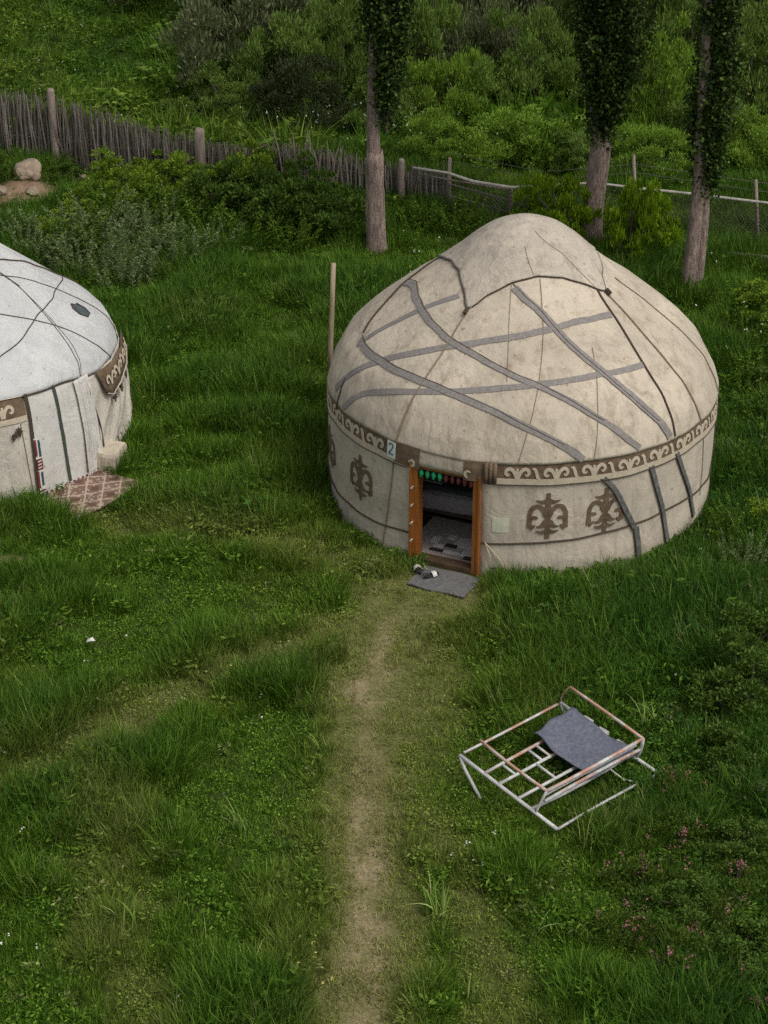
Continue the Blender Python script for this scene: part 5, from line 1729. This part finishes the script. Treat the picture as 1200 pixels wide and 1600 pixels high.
for i, (x, y, s, lab) in enumerate([(-2.98, 18.75, .95, 'pale arching grass clump, farthest left near the camera'), (-2.0, 18.3, .9, 'grass clump with two long pale blades, next to the white flowers'), (-1.5, 17.9, .85, 'grass clump at the near end of the yard left of the path'),
    (-1.2, 19.0, .7, 'upright grass clump between the path and the two-bladed clump'), (.62, 19.05, 1.0, 'pale arching grass clump between the path and the trampled lane'), (1.45, 21.15, .8, 'grass clump under the raised corner of the bench frame'),
    (2.55, 20.25, .95, 'grass clump with a long bowed blade below the bench frame'), (1.75, 18.6, .8, 'spiky grass clump right of the trampled lane'), (1.0, 17.55, .6, 'small grass clump in the trampled lane at the near end'),
    (3.5, 22.9, 1.0, 'tall loose grass clump right of the bench frame'), (-.85, 24.1, .7, 'thin grass clump left of the path near its middle'), (-3.7, 23.3, .7, 'dark leafy grass clump on the trampled stripe below the white yurt'),
    (-4.6, 22.6, .8, 'grass clump at the far left on the trampled stripe'), (-1.75, 20.6, .9, 'largest dark clump left of the path'), (-.75, 22.2, .8, 'grass clump leaning over the left rim of the path'), (3.0, 21.0, .7, 'grass clump beside the lowest rail of the bench frame')]):
    tag(obj('grass_clump', LC[i % 8], None, (x, y, float(gz(x, y))), (0, 0, i * 2.1), s), lab, 'grass clump', GC)

# pink flowering plants at the lower right
def pink_plant(seed):
    rng = np.random.default_rng(seed)
    Q, c = clumpy(1500, 16, rng, .36, .36, .42, 0, .13, .045, .018, up=.8, bottom=.02)
    leaves = quads('pink_plant_leaves', Q, M['herb'])
    mb = MB()
    fl = []
    for i in range(9):
        p = c[rng.integers(0, len(c))] + rng.normal(size=3) * .05
        p[2] = abs(p[2]) + .13
        m = 11
        q = p + rng.normal(size=(m, 3)) * np.array([.022, .022, .038])
        fl.append(leaf_quads(q, rng.normal(size=(m, 3)), .026, .022, rng))
        mb.tube([(p[0] * .4, p[1] * .4, 0), tuple(p * np.array([.8, .8, .55])), tuple(p)], .004, 4)
    return leaves, quads('pink_blossom', np.concatenate(fl), M['pink']), mb.mesh('stems', M['twig'])
PP = [pink_plant(s) for s in (1, 2, 3)]
for i, (x, y, s, lab) in enumerate([(3.35, 18.05, 1.2, 'pink flowering plant with the densest blossoms'), (3.75, 18.5, 1.0, 'pink flowering plant just behind the densest one'), (2.75, 18.5, .9, 'pink flowering plant nearest to the trampled lane'), (3.1, 19.4, 1.0, 'pink flowering plant below the bench frame, the middle one'),
    (4.15, 19.4, .9, 'pink flowering plant at the right edge, in dark weeds'), (3.75, 21.3, .8, 'pink flowering plant right of the bench frame corner'), (3.5, 20.3, .9, 'sparse pink flowering plant between bench frame and the edge bush'), (4.0, 17.4, 1.0, 'pink flowering plant at the near right corner')]):
    t = thing('flowering_plant', lab, 'plant', (x, y, float(gz(x, y))), i * 1.3, 'pink flowering plants')
    l_, b_, s_ = PP[i % 3]
    obj('leaves', l_, t, scale=s)
    obj('blossoms', b_, t, scale=s)
    obj('stems', s_, t, scale=s)

# tiny white and yellow flowers sprinkled in the grass
def sprinkle(name, label, pts, size, m, n):
    Q = []
    for x, y, sx, sy, z0, k in pts:
        c = np.stack([RNG.normal(x, sx, k), RNG.normal(y, sy, k), np.zeros(k)], 1)
        c[:, 2] = gz(c[:, 0], c[:, 1]) + z0 * RNG.uniform(.8, 1.25, k)
        for _ in range(n):
            p = c + RNG.normal(size=c.shape) * size * .5
            Q.append(leaf_quads(p, RNG.normal(size=c.shape) * np.array([1, 1, .4]), size, size * .8, RNG, flat=2))
    o = obj(name, quads(name, np.concatenate(Q), M[m]))
    o['kind'] = 'stuff'
    o['label'] = label
    o['category'] = 'flowers'
sprinkle('white_flowers', 'tiny white flowers scattered through grass and meadow',
         [(-2.0, 17.4, .22, .12, .22, 16), (-4.5, 18.0, .25, .2, .25, 8), (1.3, 20.0, .25, .3, .16, 10), (7.0, 36.0, .7, 1.2, .55, 26), (.3, 45.6, 1.0, .5, .9, 26), (-1.6, 46.6, 1.3, .5, .9, 26), (-9, 51, 2.2, 3, .5, 34), (-6, 49, 2, 2, .5, 22), (6.9, 33.4, .3, .4, .4, 7), (.9, 38.5, .5, .8, .5, 8), (-3, 24, 2, 3, .25, 8), (3.0, 24.5, 1, 1.5, .3, 6)], .030, 'white_petal', 3)
sprinkle('yellow_flowers', 'few yellow flowers in the grass', [(-4.4, 32.6, .3, .3, .25, 2), (-.8, 18.1, .25, .25, .22, 8), (3, 25, 1, 2, .3, 4), (-3, 27, 2, 2, .25, 5)], .028, 'yellow_petal', 3)
sp_ = MB().add([(-.06, -.03, .0), (.015, -.045, .03), (.07, -.01, .01), (.03, .04, .04), (-.04, .03, .02), (0, 0, .05)], [(0, 1, 5), (1, 2, 5), (2, 3, 5), (3, 4, 5), (4, 0, 5)]).build('paper_scrap', M['white_trim'], None, (-4.12, 24.72, float(gz(-4.12, 24.72)) + .19))
sp_.modifiers.new('thickness', 'SOLIDIFY').thickness = .004
tag(sp_, 'crumpled white scrap lying on the grass below the white yurt', 'litter')
